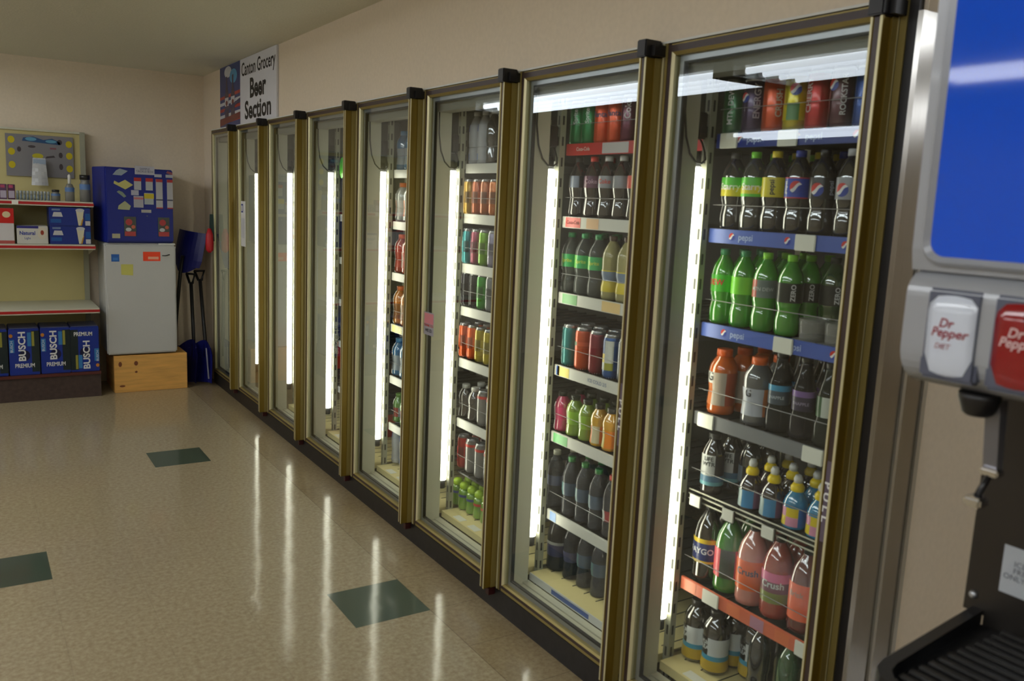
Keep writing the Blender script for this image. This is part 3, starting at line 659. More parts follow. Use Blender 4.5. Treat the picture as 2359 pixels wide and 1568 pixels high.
product('water_blue', 'water', (70, 72, 80), 'clear', (140, 140, 176), (0.07, 0.11, [(1, 0)], [(64, 66, 100)]))
product('dark_liter', 'liter', (58, 58, 60), 'clear', (50, 52, 54), (0.062, 0.12, [(0.8, 0), (0.2, 1)], [(50, 50, 84), (140, 142, 140)]))
# third cooler
product('silver_tall', 'water', (190, 194, 200), 'milky', (206, 208, 210), (0.02, 0.17, [(0.18, [0, 0, 1, 0, 0, 0]), (0.62, 0), (0.2, [0, 0, 2, 0, 0, 0])], [(190, 194, 200), (60, 130, 220), (50, 90, 180)]))
product('dark_tall', 'water', (56, 58, 58), 'dark', (196, 198, 200))
for nm, c_ in (('gold', (210, 166, 70)), ('copper', (180, 96, 60)), ('amber', (170, 92, 44)), ('rust', (196, 110, 44)), ('teal', (64, 166, 172)), ('rose', (158, 76, 100)), ('lime', (116, 168, 44)), ('lilac', (150, 146, 170)),
               ('ink', (40, 40, 48)), ('black', (28, 30, 32)), ('leaf', (60, 150, 50)), ('ash', (130, 134, 136)), ('flame', (228, 100, 44)), ('mustard', (178, 160, 34)), ('scarlet', (190, 50, 50)), ('pewter', (120, 116, 112))):
    product('slim_' + nm, 'slim', c_, name='slim_can', cat='can', label=(0.05, 0.10, [(1, [0, 0, 0, 1, 0, 0])], [c_, tuple(int(v * 0.62) for v in c_)]))
product('small_white', 'juice', (60, 52, 52), 'dark', (206, 206, 200))
product('redtop_can', 'can', (134, 132, 130), name='drink_can', cat='can', label=(0.122, 0.134, [(1, 0)], [(206, 60, 56)]))
product('lime_bottle', 'lime', (106, 156, 36), 'milky', (168, 206, 44), (0.060, 0.072, [(1, 0)], [(60, 76, 150)]))
product('lime_red', 'lime', (106, 156, 36), 'milky', (168, 206, 44), (0.060, 0.072, [(1, 0)], [(206, 60, 60)]))
# fourth cooler and beyond
product('white_sport', 'sport', (176, 180, 180), 'milky', (230, 110, 30), (0.03, 0.11, [(1, [0, 0, 1, 0, 0, 0])], [(196, 198, 198), (206, 120, 80)]))
product('red_sport', 'sport', (176, 62, 50), 'milky', (236, 96, 36), (0.03, 0.11, [(1, [0, 0, 0, 1, 0, 0])], [(196, 186, 180), (176, 62, 50)]))
product('amber_sport', 'sport', (196, 122, 34), 'milky', (236, 110, 34), (0.03, 0.11, [(1, [0, 0, 0, 1, 0, 0])], [(190, 184, 170), (140, 90, 40)]))
product('blue_sport', 'sport', (60, 116, 160), 'milky', (70, 140, 190), (0.03, 0.11, [(1, [0, 0, 1, 0, 0, 0])], [(150, 160, 170), (70, 80, 90)]))
product('green_mix', 'juice', (96, 150, 70), 'milky', (120, 170, 80), (0.03, 0.08, [(1, [0, 1, 0, 1, 0, 1])], [(150, 156, 170), (150, 60, 50)]))
product('beer_brown', 'beer', (62, 40, 24), 'dark', (170, 150, 80), (0.03, 0.09, [(1, 0)], [(150, 146, 130)]))
product('beer_green', 'beer', (40, 70, 44), 'dark', (150, 150, 150), (0.03, 0.09, [(1, 0)], [(110, 130, 110)]))

def place(key, x, y, z, label, group, rz=0.0):
    p = PROTO[key]
    o = p[0] if not p[1] else copy_tree(p[0])
    p[1] = True
    o.location = (x, y, z); o.rotation_euler = (0, 0, rz)
    tag(o, label, None, group)
    return o
DESC = {
 'can_green': 'dark green can', 'can_purple': 'purple-grey can', 'can_orange': 'orange can', 'can_yellow': 'yellow can', 'can_red': 'bright red can', 'can_maroon': 'dark maroon can', 'can_blue': 'blue can',
 'starry_dark': 'dark-capped bottle, yellow-green label', 'starry': 'lime-capped bottle, green label', 'pepsi_mango': 'yellow-capped bottle, yellow label', 'pepsi': 'blue-capped cola, blue label', 'pepsi_zero': 'black-labelled cola bottle', 'pepsi_diet': 'silver-labelled cola bottle',
 'dew': 'green soda, green label', 'dew_lite': 'green soda, pale label', 'dew_grey': 'green soda, grey label', 'dew_black': 'green soda, black label', 'dew_back': 'dark green soda bottle',
 'gator_orange': 'orange-capped orange sports drink', 'gator_grey': 'orange-capped grey sports drink', 'tea_blue': 'clear bottle, blue-banded label', 'tea_purple': 'clear bottle, purple-banded label', 'tea_green': 'clear bottle, green label',
 'lifewater': 'square bottle, white label', 'smoky': 'dark square bottle', 'kid_purple': 'purple drink, yellow cap', 'kid_blue': 'blue drink, yellow cap',
 'liter_cola': 'dark cola, navy label', 'liter_green': 'green soda, red label', 'liter_pink': 'pink soda, orange label', 'liter_rose': 'rose soda, pink label', 'liter_red': 'dark red soda, orange label',
 'pureleaf': 'dark bottle, white-and-black label', 'bluecap': 'dark blue-capped bottle', 'greencap': 'green bottle, green cap',
 'tall_green': 'green tall can', 'tall_orange': 'orange tall can', 'tall_maroon': 'maroon tall can', 'cola_plain': 'dark cola, black cap', 'cola_cherry': 'red-capped cola, plum label', 'cola_diet': 'white-capped cola, grey label', 'cola_grey': 'white-capped cola, slate label', 'cola_red': 'cola, red label',
 'clear_green': 'clear soda, green cap', 'lemonade': 'pale yellow lemonade', 'tall_teal': 'teal tall can', 'tall_rust': 'rust-orange tall can', 'tall_wine': 'wine-red tall can', 'tall_navy': 'blue-and-white tall can', 'tall_slate': 'grey tall can',
 'juice_pink': 'short pink juice', 'juice_green': 'short green juice', 'juice_yellow': 'short yellow juice', 'juice_orange': 'short orange juice', 'water_white': 'white-capped clear water', 'water_green': 'green-capped clear water', 'water_red': 'red-capped clear water', 'water_blue': 'blue-capped clear water', 'dark_liter': 'large clear bottle, navy label',
 'silver_tall': 'silver-white tall bottle', 'dark_tall': 'dark tall bottle, white cap', 'small_white': 'small dark bottle, white cap', 'redtop_can': 'grey can, red rim', 'lime_bottle': 'lime-green bottle, round cap', 'lime_red': 'lime-green bottle, red band',
 'white_sport': 'white sports bottle, orange cap', 'red_sport': 'red sports bottle, orange cap', 'amber_sport': 'amber sports bottle, orange cap', 'blue_sport': 'blue sports bottle', 'green_mix': 'small green bottle', 'beer_brown': 'brown beer bottle', 'beer_green': 'green beer bottle'}
for nm in ('gold', 'copper', 'amber', 'rust', 'teal', 'rose', 'lime', 'lilac', 'ink', 'black', 'leaf', 'ash', 'flame', 'mustard', 'scarlet', 'pewter'): DESC['slim_' + nm] = {'ink': 'navy', 'leaf': 'green', 'ash': 'grey', 'flame': 'orange'}.get(nm, nm) + ' slim can'
NTH = ['leftmost', 'second from left', 'third from left', 'fourth from left', 'fifth from left', 'sixth from left', 'seventh from left']
ROWN = ['front', 'second', 'third']
DN = ['nearest door', 'second-nearest door', 'third-nearest door', 'fourth-nearest door', 'fifth-nearest door', 'sixth-nearest door']
SHN = ['top', 'second', 'third', 'fourth', 'fifth', 'sixth', 'seventh', 'bottom']
def row(di, si, zs, ys, keys, backs=(None, None), dx=0.078, x0=0.245):
    """a facing of products: front row at ys, then copies standing behind"""
    z = zs[si]; sh = 'bottom' if si == len(zs) - 1 else SHN[si]
    for r in range(3):
        ks = keys if r == 0 else (backs[r - 1] if r - 1 < len(backs) else None)
        if ks is None: continue
        if ks == 'same': ks = keys
        j = 0
        for y, kx in zip(ys, ks):
            if kx is None: continue
            rz = random.uniform(-0.12, 0.12)
            lb = '%s, %s, %s row, %s shelf, %s' % (DESC[kx], NTH[j], ROWN[r], sh, DN[di])
            place(kx, x0 + dx * r + random.uniform(-0.002, 0.002), y + 0.0 * r, z + 0.0005, lb, 'drinks on the %s shelf behind the %s' % (sh, DN[di]), rz)
            j += 1
# nearest door
row(0, 0, Z8, [1.822, 1.749, 1.675, 1.601, 1.528, 1.455, 1.382, 1.309], ['can_green', 'can_purple', 'can_orange', 'can_yellow', 'can_red', 'can_maroon', 'can_blue'], ('same',))
row(0, 1, Z8, [1.802, 1.724, 1.647, 1.567, 1.488, 1.405, 1.325], ['starry_dark', 'starry', 'pepsi_mango', 'pepsi', 'pepsi_zero', 'pepsi_diet', 'pepsi_diet'], (['starry_dark', 'starry', 'pepsi_mango', 'pepsi_mango', 'pepsi', 'pepsi_zero', None], ['starry_dark', 'starry', 'starry', 'pepsi_mango', 'pepsi', None, None]))
row(0, 2, Z8, [1.812, 1.733, 1.650, 1.563, 1.480, 1.400], ['dew', 'dew_lite', 'dew_grey', 'dew_black', None, None], (['dew', 'dew_lite', 'dew_grey', 'dew_black', 'dew_back', 'dew_back'], ['dew', 'dew', 'dew_grey', 'dew_grey', 'dew_back', 'dew_back']))
row(0, 3, Z8, [1.788, 1.698, 1.648, 1.569, 1.486, 1.405], ['gator_orange', None, 'gator_grey', 'tea_blue', 'tea_purple', 'tea_green'], (['gator_orange', None, 'gator_grey', 'tea_blue', 'tea_purple', 'tea_green'], ['gator_orange', None, None, 'tea_blue', 'tea_purple', 'tea_green']), 0.09, 0.252)
row(0, 4, Z8, [1.789, 1.710, 1.633, 1.552, 1.471, 1.391], ['lifewater', None, 'kid_purple', 'kid_purple', 'kid_blue', 'kid_blue'], (['lifewater', 'smoky', 'kid_purple', 'kid_purple', 'kid_blue', 'kid_blue'], ['lifewater', 'smoky', 'kid_purple', 'kid_purple', 'kid_blue', 'kid_blue']))
row(0, 5, Z8, [1.795, 1.703, 1.612, 1.518, 1.420, 1.325], ['liter_cola', 'liter_green', 'liter_pink', 'liter_rose', 'liter_red', 'liter_red'], ('same',), 0.096, 0.255)
row(0, 6, Z8, [1.800, 1.715, 1.632, 1.547, 1.440, 1.355], ['pureleaf', 'pureleaf', None, 'bluecap', 'greencap', 'greencap'], (['pureleaf', 'pureleaf', 'pureleaf', 'bluecap', 'greencap', None],))
# second nearest door
row(1, 0, Z7, [2.583, 2.510, 2.437, 2.364, 2.290, 2.216], ['tall_green', 'tall_green', 'tall_orange', 'tall_orange', 'tall_maroon', 'tall_maroon'], ('same',))
row(1, 1, Z7, [2.560, 2.474, 2.393, 2.312, 2.232], ['cola_plain', 'cola_cherry', 'cola_diet', 'cola_grey', 'cola_red'], (['cola_plain', 'cola_cherry', 'cola_plain', 'cola_grey', None],))
row(1, 2, Z7, [2.583, 2.503, 2.423, 2.340, 2.257], ['clear_green', 'clear_green', 'clear_green', 'lemonade', 'lemonade'], ('same', 'same'))
row(1, 3, Z7, [2.558, 2.475, 2.391, 2.308, 2.228], ['tall_teal', 'tall_rust', 'tall_wine', 'tall_navy', 'tall_slate'], ('same',))
row(1, 4, Z7, [2.583, 2.505, 2.430, 2.356, 2.284, 2.212], ['juice_pink', 'juice_green', 'juice_green', 'juice_yellow', 'juice_orange', 'juice_orange'], (['juice_pink', 'juice_green', 'juice_green', 'juice_yellow', 'juice_yellow', None],))
row(1, 5, Z7, [2.602, 2.502, 2.420, 2.338, 2.256], ['water_white', 'water_green', 'water_green', 'water_green', 'water_red'], (['water_white', 'water_green', 'water_green', 'water_green', 'water_green'],))
row(1, 6, Z7, [2.565, 2.472, 2.388, 2.300], ['dark_liter', 'water_blue', 'water_green', 'water_green'], (['dark_liter', 'water_green', 'water_green', 'water_green'],))
# third nearest door
row(2, 0, Z6, [3.330, 3.256, 3.178], ['silver_tall', 'silver_tall', 'dark_tall'], (['silver_tall', 'silver_tall', 'dark_tall'],))
row(2, 1, Z6, [3.366, 3.292, 3.218, 3.144, 3.070], ['slim_gold', 'slim_copper', 'slim_amber', 'slim_rust', 'slim_rust'], ('same',))
row(2, 2, Z6, [3.366, 3.292, 3.218, 3.144, 3.070], ['slim_teal', 'slim_rose', 'slim_lime', 'slim_lilac', 'slim_lilac'], ('same',))
row(2, 3, Z6, [3.366, 3.292, 3.218, 3.144, 3.070], ['slim_ink', 'slim_black', 'slim_leaf', 'slim_ash', 'slim_ash'], ('same',))
row(2, 4, Z6, [3.366, 3.292, 3.218, 3.144, 3.070], ['slim_flame', 'slim_flame', 'slim_mustard', 'slim_mustard', 'slim_mustard'], ('same',))
row(2, 5, Z6, [3.335, 3.255, 3.171, 3.09], ['small_white', 'small_white', 'redtop_can', 'redtop_can'], (['small_white', 'small_white', 'redtop_can', None],))
row(2, 6, Z6, [3.345, 3.262, 3.175, 3.09], ['slim_scarlet', 'redtop_can', 'redtop_can', 'redtop_can'], (['slim_scarlet', 'redtop_can', 'redtop_can', None],))
row(2, 7, Z6, [3.372, 3.304, 3.236, 3.168, 3.100], ['lime_bottle', 'lime_bottle', 'lime_bottle', 'lime_red', 'lime_red'], ('same', 'same'), 0.062, 0.24)
# fourth nearest door
for si, kk in enumerate(('blue_sport', 'white_sport', 'red_sport', 'amber_sport', 'blue_sport', 'green_mix', 'silver_tall')):
    row(3, si, Z5, [4.075, 3.985, 3.895], [kk] * 3, (['green_mix', kk, None] if si > 3 else 'same',), 0.092, 0.255)
# fifth and sixth nearest doors: beer bottles in the narrow gap beside the lamp
for si in range(6):
    row(4, si, Z4, [4.80, 4.73, 4.66], [('beer_green', 'beer_brown')[si % 2]] * 3, ('same',))
    if si < 4: row(5, si, Z4, [5.545, 5.475], [('beer_brown', 'beer_green')[si % 2]] * 2, ('same',))
for k, p in PROTO.items():
    if not p[1]:
        for ch in list(p[0].children):
            for g_ in list(ch.children): bpy.data.objects.remove(g_)
            bpy.data.objects.remove(ch)
        bpy.data.objects.remove(p[0])
# empty clear trays on the green soda shelf
for y, w_ in ((1.478, 'left'), (1.395, 'right')):
    b = MB(); b.box(0.212, 0.285, y - 0.036, y + 0.036, Z8[2] + 0.001, Z8[2] + 0.004).lathe([(0.034, 0.0), (0.036, 0.04), (0.037, 0.055), (0.0355, 0.055), (0.033, 0.004)], 16, (0.248, y, Z8[2] + 0.004), close=False)
    tag(b.build('clear_tray', clear_mat('clear tray plastic', (190, 190, 186), 0.3)), '%s empty clear tray right of the green sodas, third shelf, nearest door' % w_, 'tray', 'empty trays on the green soda shelf')
ct = thing('beer_carton', 'orange-red beer carton low behind the sixth nearest cooler door', 'carton', (0.235, 5.51, Z4[5] + 0.0005))
MB().rbox(0, 0.26, -0.20, 0.06, 0, 0.19, 0.003).build('carton', col((220, 60, 34)), ct)
patch('print', [(rect(-0.08, 0.08, -0.03, 0.03), 0, 0)], flat_map((-0.0005, -0.07, 0.1), (0, -1, 0), (0, 0, 1)), [col((226, 190, 170))], ct)
ct = thing('beer_carton', 'dull red beer carton low behind the fifth nearest cooler door', 'carton', (0.235, 4.765, Z4[6] + 0.0005))
MB().rbox(0, 0.26, -0.22, 0.05, 0, 0.15, 0.003).build('carton', col((190, 70, 60)), ct)
patch('print', [(rect(-0.08, 0.08, -0.03, 0.03), 0, 0)], flat_map((-0.0005, -0.08, 0.08), (0, -1, 0), (0, 0, 1)), [col((220, 190, 180))], ct)
ct = thing('beer_carton', 'slate-blue beer carton behind the sixth nearest door, under the beer bottles', 'carton', (0.235, 5.51, Z4[4] + 0.0005))
MB().rbox(0, 0.26, -0.20, 0.06, 0, 0.16, 0.003).build('carton', col((96, 102, 136)), ct)
patch('print', [(rect(-0.08, 0.08, -0.03, 0.03), 0, 0)], flat_map((-0.0005, -0.07, 0.08), (0, -1, 0), (0, 0, 1)), [col((190, 194, 206))], ct)
og = MB().prism([(4.775 + 0.035 * math.cos(2 * PI * k / 16), 1.72 + 0.06 * math.sin(2 * PI * k / 16)) for k in range(16)], 0.186, 0.190, axis='x').build('shelf_tag', col((90, 210, 50)))
tag(og, 'bright green oval tag hanging high behind the fifth nearest cooler door', 'tag')
nt = thing('paper_notice', 'white paper notice with a blue block behind the seventh nearest door', 'notice', (0.007, 6.275, 1.30))
nt.location = (0.0, 6.27, 1.33)
MB().box(0.0085, 0.0095, -0.11, 0.0, -0.16, 0.16).build('sheet', M_paper, nt)
patch('print', [(rect(0.01, 0.06, 0.08, 0.14), 0, 0), (rect(0.02, 0.05, 0.09, 0.13), 1, 0.0003), (rect(0.01, 0.09, -0.10, 0.04), 2, 0)], flat_map((0.0078, 0, 0), (0, -1, 0), (0, 0, 1)), [M_inkb, M_paper, col((200, 202, 206))], nt)

# hanging tags on the farthest door
ht = thing('hanging_gloves', 'dark green and red bundle hanging from the farthest cooler door', 'gloves', (-0.01, 7.0, 1.24))
MB().prism([(-0.035, -0.08), (0.035, -0.07), (0.02, 0.0), (0.0, 0.13), (-0.02, 0.03)], -0.03, -0.002, axis='x').build('green_piece', col((30, 52, 46), 0.7), ht)
MB().lathe([(0.01, -0.17), (0.028, -0.15), (0.032, -0.10), (0.028, -0.03), (0.012, 0.02)], 12, (-0.04, -0.03, 0.0)).build('red_piece', col((180, 26, 34), 0.5), ht)
MB().box(-0.045, -0.03, -0.01, 0.02, -0.12, -0.06).build('clip', M_silver, ht)

# ------------------------------------------------------------ beer sign
sg = thing('beer_sign', 'white and blue sign above the far cooler doors reading Beer Section', 'sign', (0, 0, 0))
MB().box(0.006, 0.0185, 5.428, 6.822, 2.026, 2.462).build('sign_board', mat('sign white', (214, 216, 224), 0.5), sg)
fm = flat_map((0.006, 5.84, 2.245), (0, -1, 0), (0, 0, 1))
lettering('lettering', 'Canton Grocery', 0.125, flat_map((0.006, 5.84, 2.385), (0, -1, 0), (0, 0, 1)), M_ink, sg, xs=0.92, bold=0.015)
lettering('lettering', 'Beer', 0.175, flat_map((0.006, 5.84, 2.245), (0, -1, 0), (0, 0, 1)), M_ink, sg, xs=1.1, bold=0.035)
lettering('lettering', 'Section', 0.165, flat_map((0.006, 5.84, 2.105), (0, -1, 0), (0, 0, 1)), M_ink, sg, xs=1.25, bold=0.03)
pf = flat_map((0.006, 6.54, 2.244), (0, -1, 0), (0, 0, 1))
pol = [(rect(-0.28, 0.28, -0.216, 0.216), 0, 0), (disc(-0.05, 0.17, 0.1, 0.04), 1, 0.0004), (disc(0.1, 0.13, 0.1, 0.05), 2, 0.0005)]
for k in range(5): pol.append(([(-0.28, -0.2 + 0.045 * k), (0.28, -0.2 + 0.045 * k + 0.02), (0.28, -0.178 + 0.045 * k + 0.02), (-0.28, -0.178 + 0.045 * k)], 3 if k % 2 == 0 else 1, 0.0004 + 0.00002 * k))
for cx in (-0.085, 0.085):
    pol.append(([(cx - 0.055, -0.15), (cx + 0.055, -0.15), (cx + 0.055, 0.0), (cx + 0.02, 0.07), (cx + 0.02, 0.14), (cx - 0.02, 0.14), (cx - 0.02, 0.07), (cx - 0.055, 0.0)], 4, 0.0008))
    pol.append((rect(cx - 0.05, cx + 0.05, -0.07, -0.01), 1, 0.0011)); pol.append((disc(cx, -0.05, 0.03, 0.02), 5, 0.0014))
pol.append(([(-0.28, -0.21), (0.28, -0.17), (0.28, -0.13), (-0.28, -0.16)], 5, 0.0016)); pol.append(([(-0.15, -0.12), (0.28, -0.06), (0.28, -0.035), (-0.15, -0.095)], 6, 0.0018))
patch('picture', pol, pf, [col((24, 50, 120)), col((196, 200, 208)), col((60, 150, 200)), col((170, 36, 30)), col((56, 40, 70)), col((110, 20, 20)), col((30, 36, 90))], sg)

# ------------------------------------------------------------ gondola shelving on the back wall
BY = 7.405
pegm = mat('cream pegboard', (196, 184, 128), 0.6)
n, l = nodes(pegm); b_ = n['Principled BSDF']; tc = n.new('ShaderNodeTexCoord'); vo = n.new('ShaderNodeTexVoronoi'); vo.inputs['Scale'].default_value = 39.4; vo.inputs['Randomness'].default_value = 0
rp = n.new('ShaderNodeValToRGB'); rp.color_ramp.interpolation = 'CONSTANT'; rp.color_ramp.elements[0].color = lin((70, 62, 40)); rp.color_ramp.elements[1].position = 0.14; rp.color_ramp.elements[1].color = lin((196, 184, 128))
l.new(tc.outputs['Object'], vo.inputs[0]); l.new(vo.outputs['Distance'], rp.inputs[0]); l.new(rp.outputs[0], b_.inputs['Base Color'])
gs = thing('store_shelving', 'cream pegboard store shelving with red-edged shelves against the back wall', 'shelf unit', (0, 0, 0))
MB().box(-2.35, -0.905, 7.375, 7.395, 0.10, 1.93).build('pegboard', pegm, gs)
for x in (-0.905, -2.39):
    MB().box(x, x + 0.035, 7.355, 7.40, 0.0, 1.945).build('upright', M_up, gs)
MB().box(-2.39, -0.87, 7.36, 7.40, 1.93, 1.945).build('top_rail', M_cream, gs)
MB().box(-2.36, -0.866, 6.885, 7.375, 0.0, 0.17).build('base_kick', noisy(mat('dark brown base', (66, 50, 44), 0.6), 40, 0.2), gs)
MB().box(-2.36, -0.865, 6.872, 7.375, 0.17, 0.192).box(-2.36, -0.865, 6.868, 6.872, 0.172, 0.190).build('base_deck', mat('dark red-brown edge', (84, 34, 26), 0.5), gs)
for z, yf in ((1.43, 7.005), (1.121, 6.968), (0.668, 6.842)):
    o = MB().box(-2.36, -0.866, yf + 0.003, 7.375, z - 0.034, z).build('shelf', M_cream, gs)
    MB().box(-2.36, -0.864, yf - 0.003, yf + 0.003, z - 0.028, z - 0.010, 0).box(-2.36, -0.865, yf - 0.001, yf + 0.003, z - 0.036, z - 0.028, 1).build('price_rail', [M_red, M_cream], gs)
    MB().prism([(yf + 0.02, z - 0.034), (7.37, z - 0.034), (7.37, z - 0.10)], -0.872, -0.868, axis='x').build('bracket', M_cream, gs)
MB().box(-1.385, -1.345, 6.999, 7.002, 1.398, 1.428).build('price_tag', M_tagw, gs)

# poster hanging on the pegboard
def at(px, py, y):     # photograph measurement to a spot on an upright plane of the back wall
    d = F_ * 1962.43 + R_ * (px - 1179.5) - U_ * (py - 784); t_ = y / d.y
    return -1.6673 + d.x * t_, 1.5621 + d.z * t_
ps = thing('poster', 'grey poster with six yellow dots and blue banner on the pegboard', 'poster', (-1.172, 7.36, 1.745)); ps.scale = (0.82, 1, 0.95)
MB().box(-0.27, 0.27, 0.0, 0.004, -0.155, 0.165).build('sheet', col((124, 122, 126), 0.5), ps)
pol = []
for cx in (-0.225, 0.235):
    for cz in (0.12, 0.03, -0.07): pol.append((disc(cx, cz - (0.0 if cx < 0 else 0.012), 0.027), 0, 0))
pol += [([(-0.14, 0.115), (0.16, 0.098), (0.165, 0.118), (0.1, 0.145), (0.03, 0.13), (-0.05, 0.152), (-0.13, 0.14)], 1, 0), (disc(-0.07, 0.132, 0.045, 0.014), 2, 0.0005), (disc(0.09, 0.122, 0.045, 0.012), 2, 0.0005), (disc(-0.065, 0.075, 0.03, 0.01), 3, 0),
        (rect(0.08, 0.13, 0.062, 0.075), 4, 0), (disc(0.16, 0.12, 0.02), 3, 0), (disc(0.165, 0.02, 0.016, 0.022), 3, 0), (disc(0.165, -0.07, 0.016, 0.024), 3, 0), ([(0.04, -0.01), (0.12, 0.0), (0.11, 0.015), (0.05, 0.005)], 3, 0),
        (disc(-0.165, 0.05, 0.016, 0.02), 3, 0), (disc(-0.02, 0.005, 0.045, 0.02), 5, 0)]
patch('print', pol, flat_map((0, -0.0, 0), (1, 0, 0), (0, 0, 1)), [col((196, 178, 20)), col((40, 78, 120)), col((90, 150, 180)), col((70, 62, 66)), col((130, 80, 90)), col((186, 176, 40))], ps)
# clear bag hanging in front of the poster
bg = thing('plastic_bag', 'clear white plastic bag hanging in front of the grey poster', 'bag', (-1.185, 7.30, 1.535)); bg.scale = (0.78, 1, 0.95)
b = MB(); N = 8
for j in range(N):
    for i in range(5):
        def q(i, j):
            x = -0.062 + 0.124 * i / 5; z = 0.21 * j / N
            return (x * (1.15 - 0.3 * j / N), -0.018 * math.sin(PI * i / 5) * (1 - j / N) - 0.006 * math.sin(j * 2.1 + i), z)
        b.face([q(i, j), q(i + 1, j), q(i + 1, j + 1), q(i, j + 1)], 0, True)
        b.face([(p[0], 0.012 - p[1] * 0.4, p[2]) for p in (q(i, j + 1), q(i + 1, j + 1), q(i + 1, j), q(i, j))], 0, True)
b.build('bag', clear_mat('clear white film', (206, 208, 210), 0.8, 0.2), bg, fix=False)
MB().box(-0.05, 0.055, -0.004, 0.004, 0.165, 0.20).build('header_card', col((150, 166, 186)), bg)
MB().tube([(0, 0.0, 0.19), (0, 0.05, 0.20), (0, 0.058, 0.21)], 0.003, 6).build('peg_hook', M_silver, bg)

# small goods on the top shelf
ZT = 1.4305
def tube_item(x, c1, c2, h=0.064, r=0.0085):
    t = thing('lip_balm', 'x', 'tube', (x, 7.05, ZT))
    MB().lathe([(r, 0), (r, h * 0.62)], 10).build('tube_body', col(c1), t)
    MB().lathe([(r * 1.03, h * 0.62 + 0.0005), (r * 1.03, h * 0.97), (r * 0.8, h)], 10).build('cap', col(c2), t)
    return t
tb = None
for k in range(10):
    x = -1.345 + 0.0215 * k
    t = tube_item(x, (110, 122, 130), (150, 158, 160)) if tb is None else copy_tree(tb)
    if tb is None: tb = t
    t.location = (x, 7.05, ZT)
    tag(t, 'small grey tube in the row on the top shelf of the pegboard shelving', 'tube', 'small grey tubes on the top shelf')
for k, (x, c1) in enumerate(((-1.482, (70, 50, 80)), (-1.432, (90, 60, 90)), (-1.382, (80, 44, 70)))):
    t = thing('small_carton', '%s small purple carton at the left end of the top shelf' % ('leftmost', 'middle', 'rightmost')[k], 'carton', (x, 7.06, ZT), 'small purple cartons')
    MB().rbox(-0.023, 0.023, -0.02, 0.02, 0, 0.105, 0.002).build('carton', col(c1), t)
    patch('print', [(rect(-0.018, 0.018, 0.01, 0.06), 0, 0), (rect(-0.016, 0.01, 0.08, 0.1), 1, 0)], flat_map((0, -0.02, 0), (1, 0, 0), (0, 0, 1)), [col((170, 160, 176)), col((170, 70, 100))], t)
def jar(x, r, h, hc, rc, label, kind):
    t = thing('jar', label, 'jar', (x, 7.06, ZT))
    MB().lathe([(r, 0), (r, h * 0.75), (r * 0.75, h * 0.9), (rc, h)], 16).build('jar_body', clear_mat('clear jar', (150, 150, 146), 0.6), t)
    MB().lathe([(r + 0.0006, h * 0.55), (r + 0.0006, h * 0.80)], 16, close=False).build('label_band', col((86, 120, 170)), t)
    if kind == 'pump': MB().lathe([(rc * 0.6, h + 0.0005), (rc * 0.6, h + hc), (rc * 0.2, h + hc + 0.01)], 10).build('nozzle', M_white, t)
    else: MB().lathe([(rc * 1.15, h + 0.0005), (rc * 1.15, h + hc)], 14).build('lid', M_black, t)
jar(-1.105, 0.030, 0.065, 0.015, 0.022, 'short clear jar left of the white-nozzled bottle on top shelf', 'jar')
jar(-1.013, 0.031, 0.125, 0.06, 0.018, 'clear bottle with a tall white nozzle on the top shelf', 'pump')
jar(-0.912, 0.036, 0.160, 0.035, 0.030, 'dark-topped jar at the right end of the top shelf', 'jar')

# boxes on the second shelf
Z2 = 1.1215
bx = thing('product_box', 'red and white box at the left end of the second shelf', 'box', (-1.522, 7.09, Z2)); bx.scale = (1, 1, 1.1)
MB().rbox(-0.13, 0.145, -0.09, 0.12, 0, 0.225, 0.003).build('carton', col((200, 196, 194)), bx)
patch('print', [(rect(-0.13, 0.145, 0.13, 0.225), 0, 0), (disc(0.0, 0.155, 0.04, 0.02), 1, 0.0004), (disc(0.10, 0.185, 0.025, 0.02), 2, 0.0004), (rect(-0.13, 0.145, 0.0, 0.02), 3, 0)], flat_map((0, -0.09, 0), (1, 0, 0), (0, 0, 1)), [col((190, 26, 22)), col((40, 16, 20)), col((206, 190, 150)), col((170, 80, 74))], bx)
bx = thing('product_box', 'low white box with blue lettering on the second shelf', 'box', (-1.265, 7.06, Z2)); bx.scale = (0.93, 1, 1.08)
MB().rbox(-0.105, 0.105, -0.06, 0.12, 0, 0.118, 0.003).build('carton', col((196, 194, 184)), bx)
p_ = patch('print', [(rect(-0.105, 0.04, 0.102, 0.118), 0, 0), (disc(0.065, 0.07, 0.032, 0.04), 1, 0.0003), (disc(0.065, 0.075, 0.012, 0.016), 2, 0.0006)], flat_map((0, -0.06, 0), (1, 0, 0), (0, 0, 1)), [col((46, 42, 120)), col((204, 196, 176)), col((150, 60, 40))], bx)
lettering('lettering', 'Natural', 0.035, flat_map((-0.035, -0.0605, 0.07), (1, 0, 0), (0, 0, 1), 0.001), M_inkb, bx, bold=0.02)
lettering('lettering', 'Light', 0.022, flat_map((-0.035, -0.0605, 0.037), (1, 0, 0), (0, 0, 1), 0.001), M_inkb, bx)
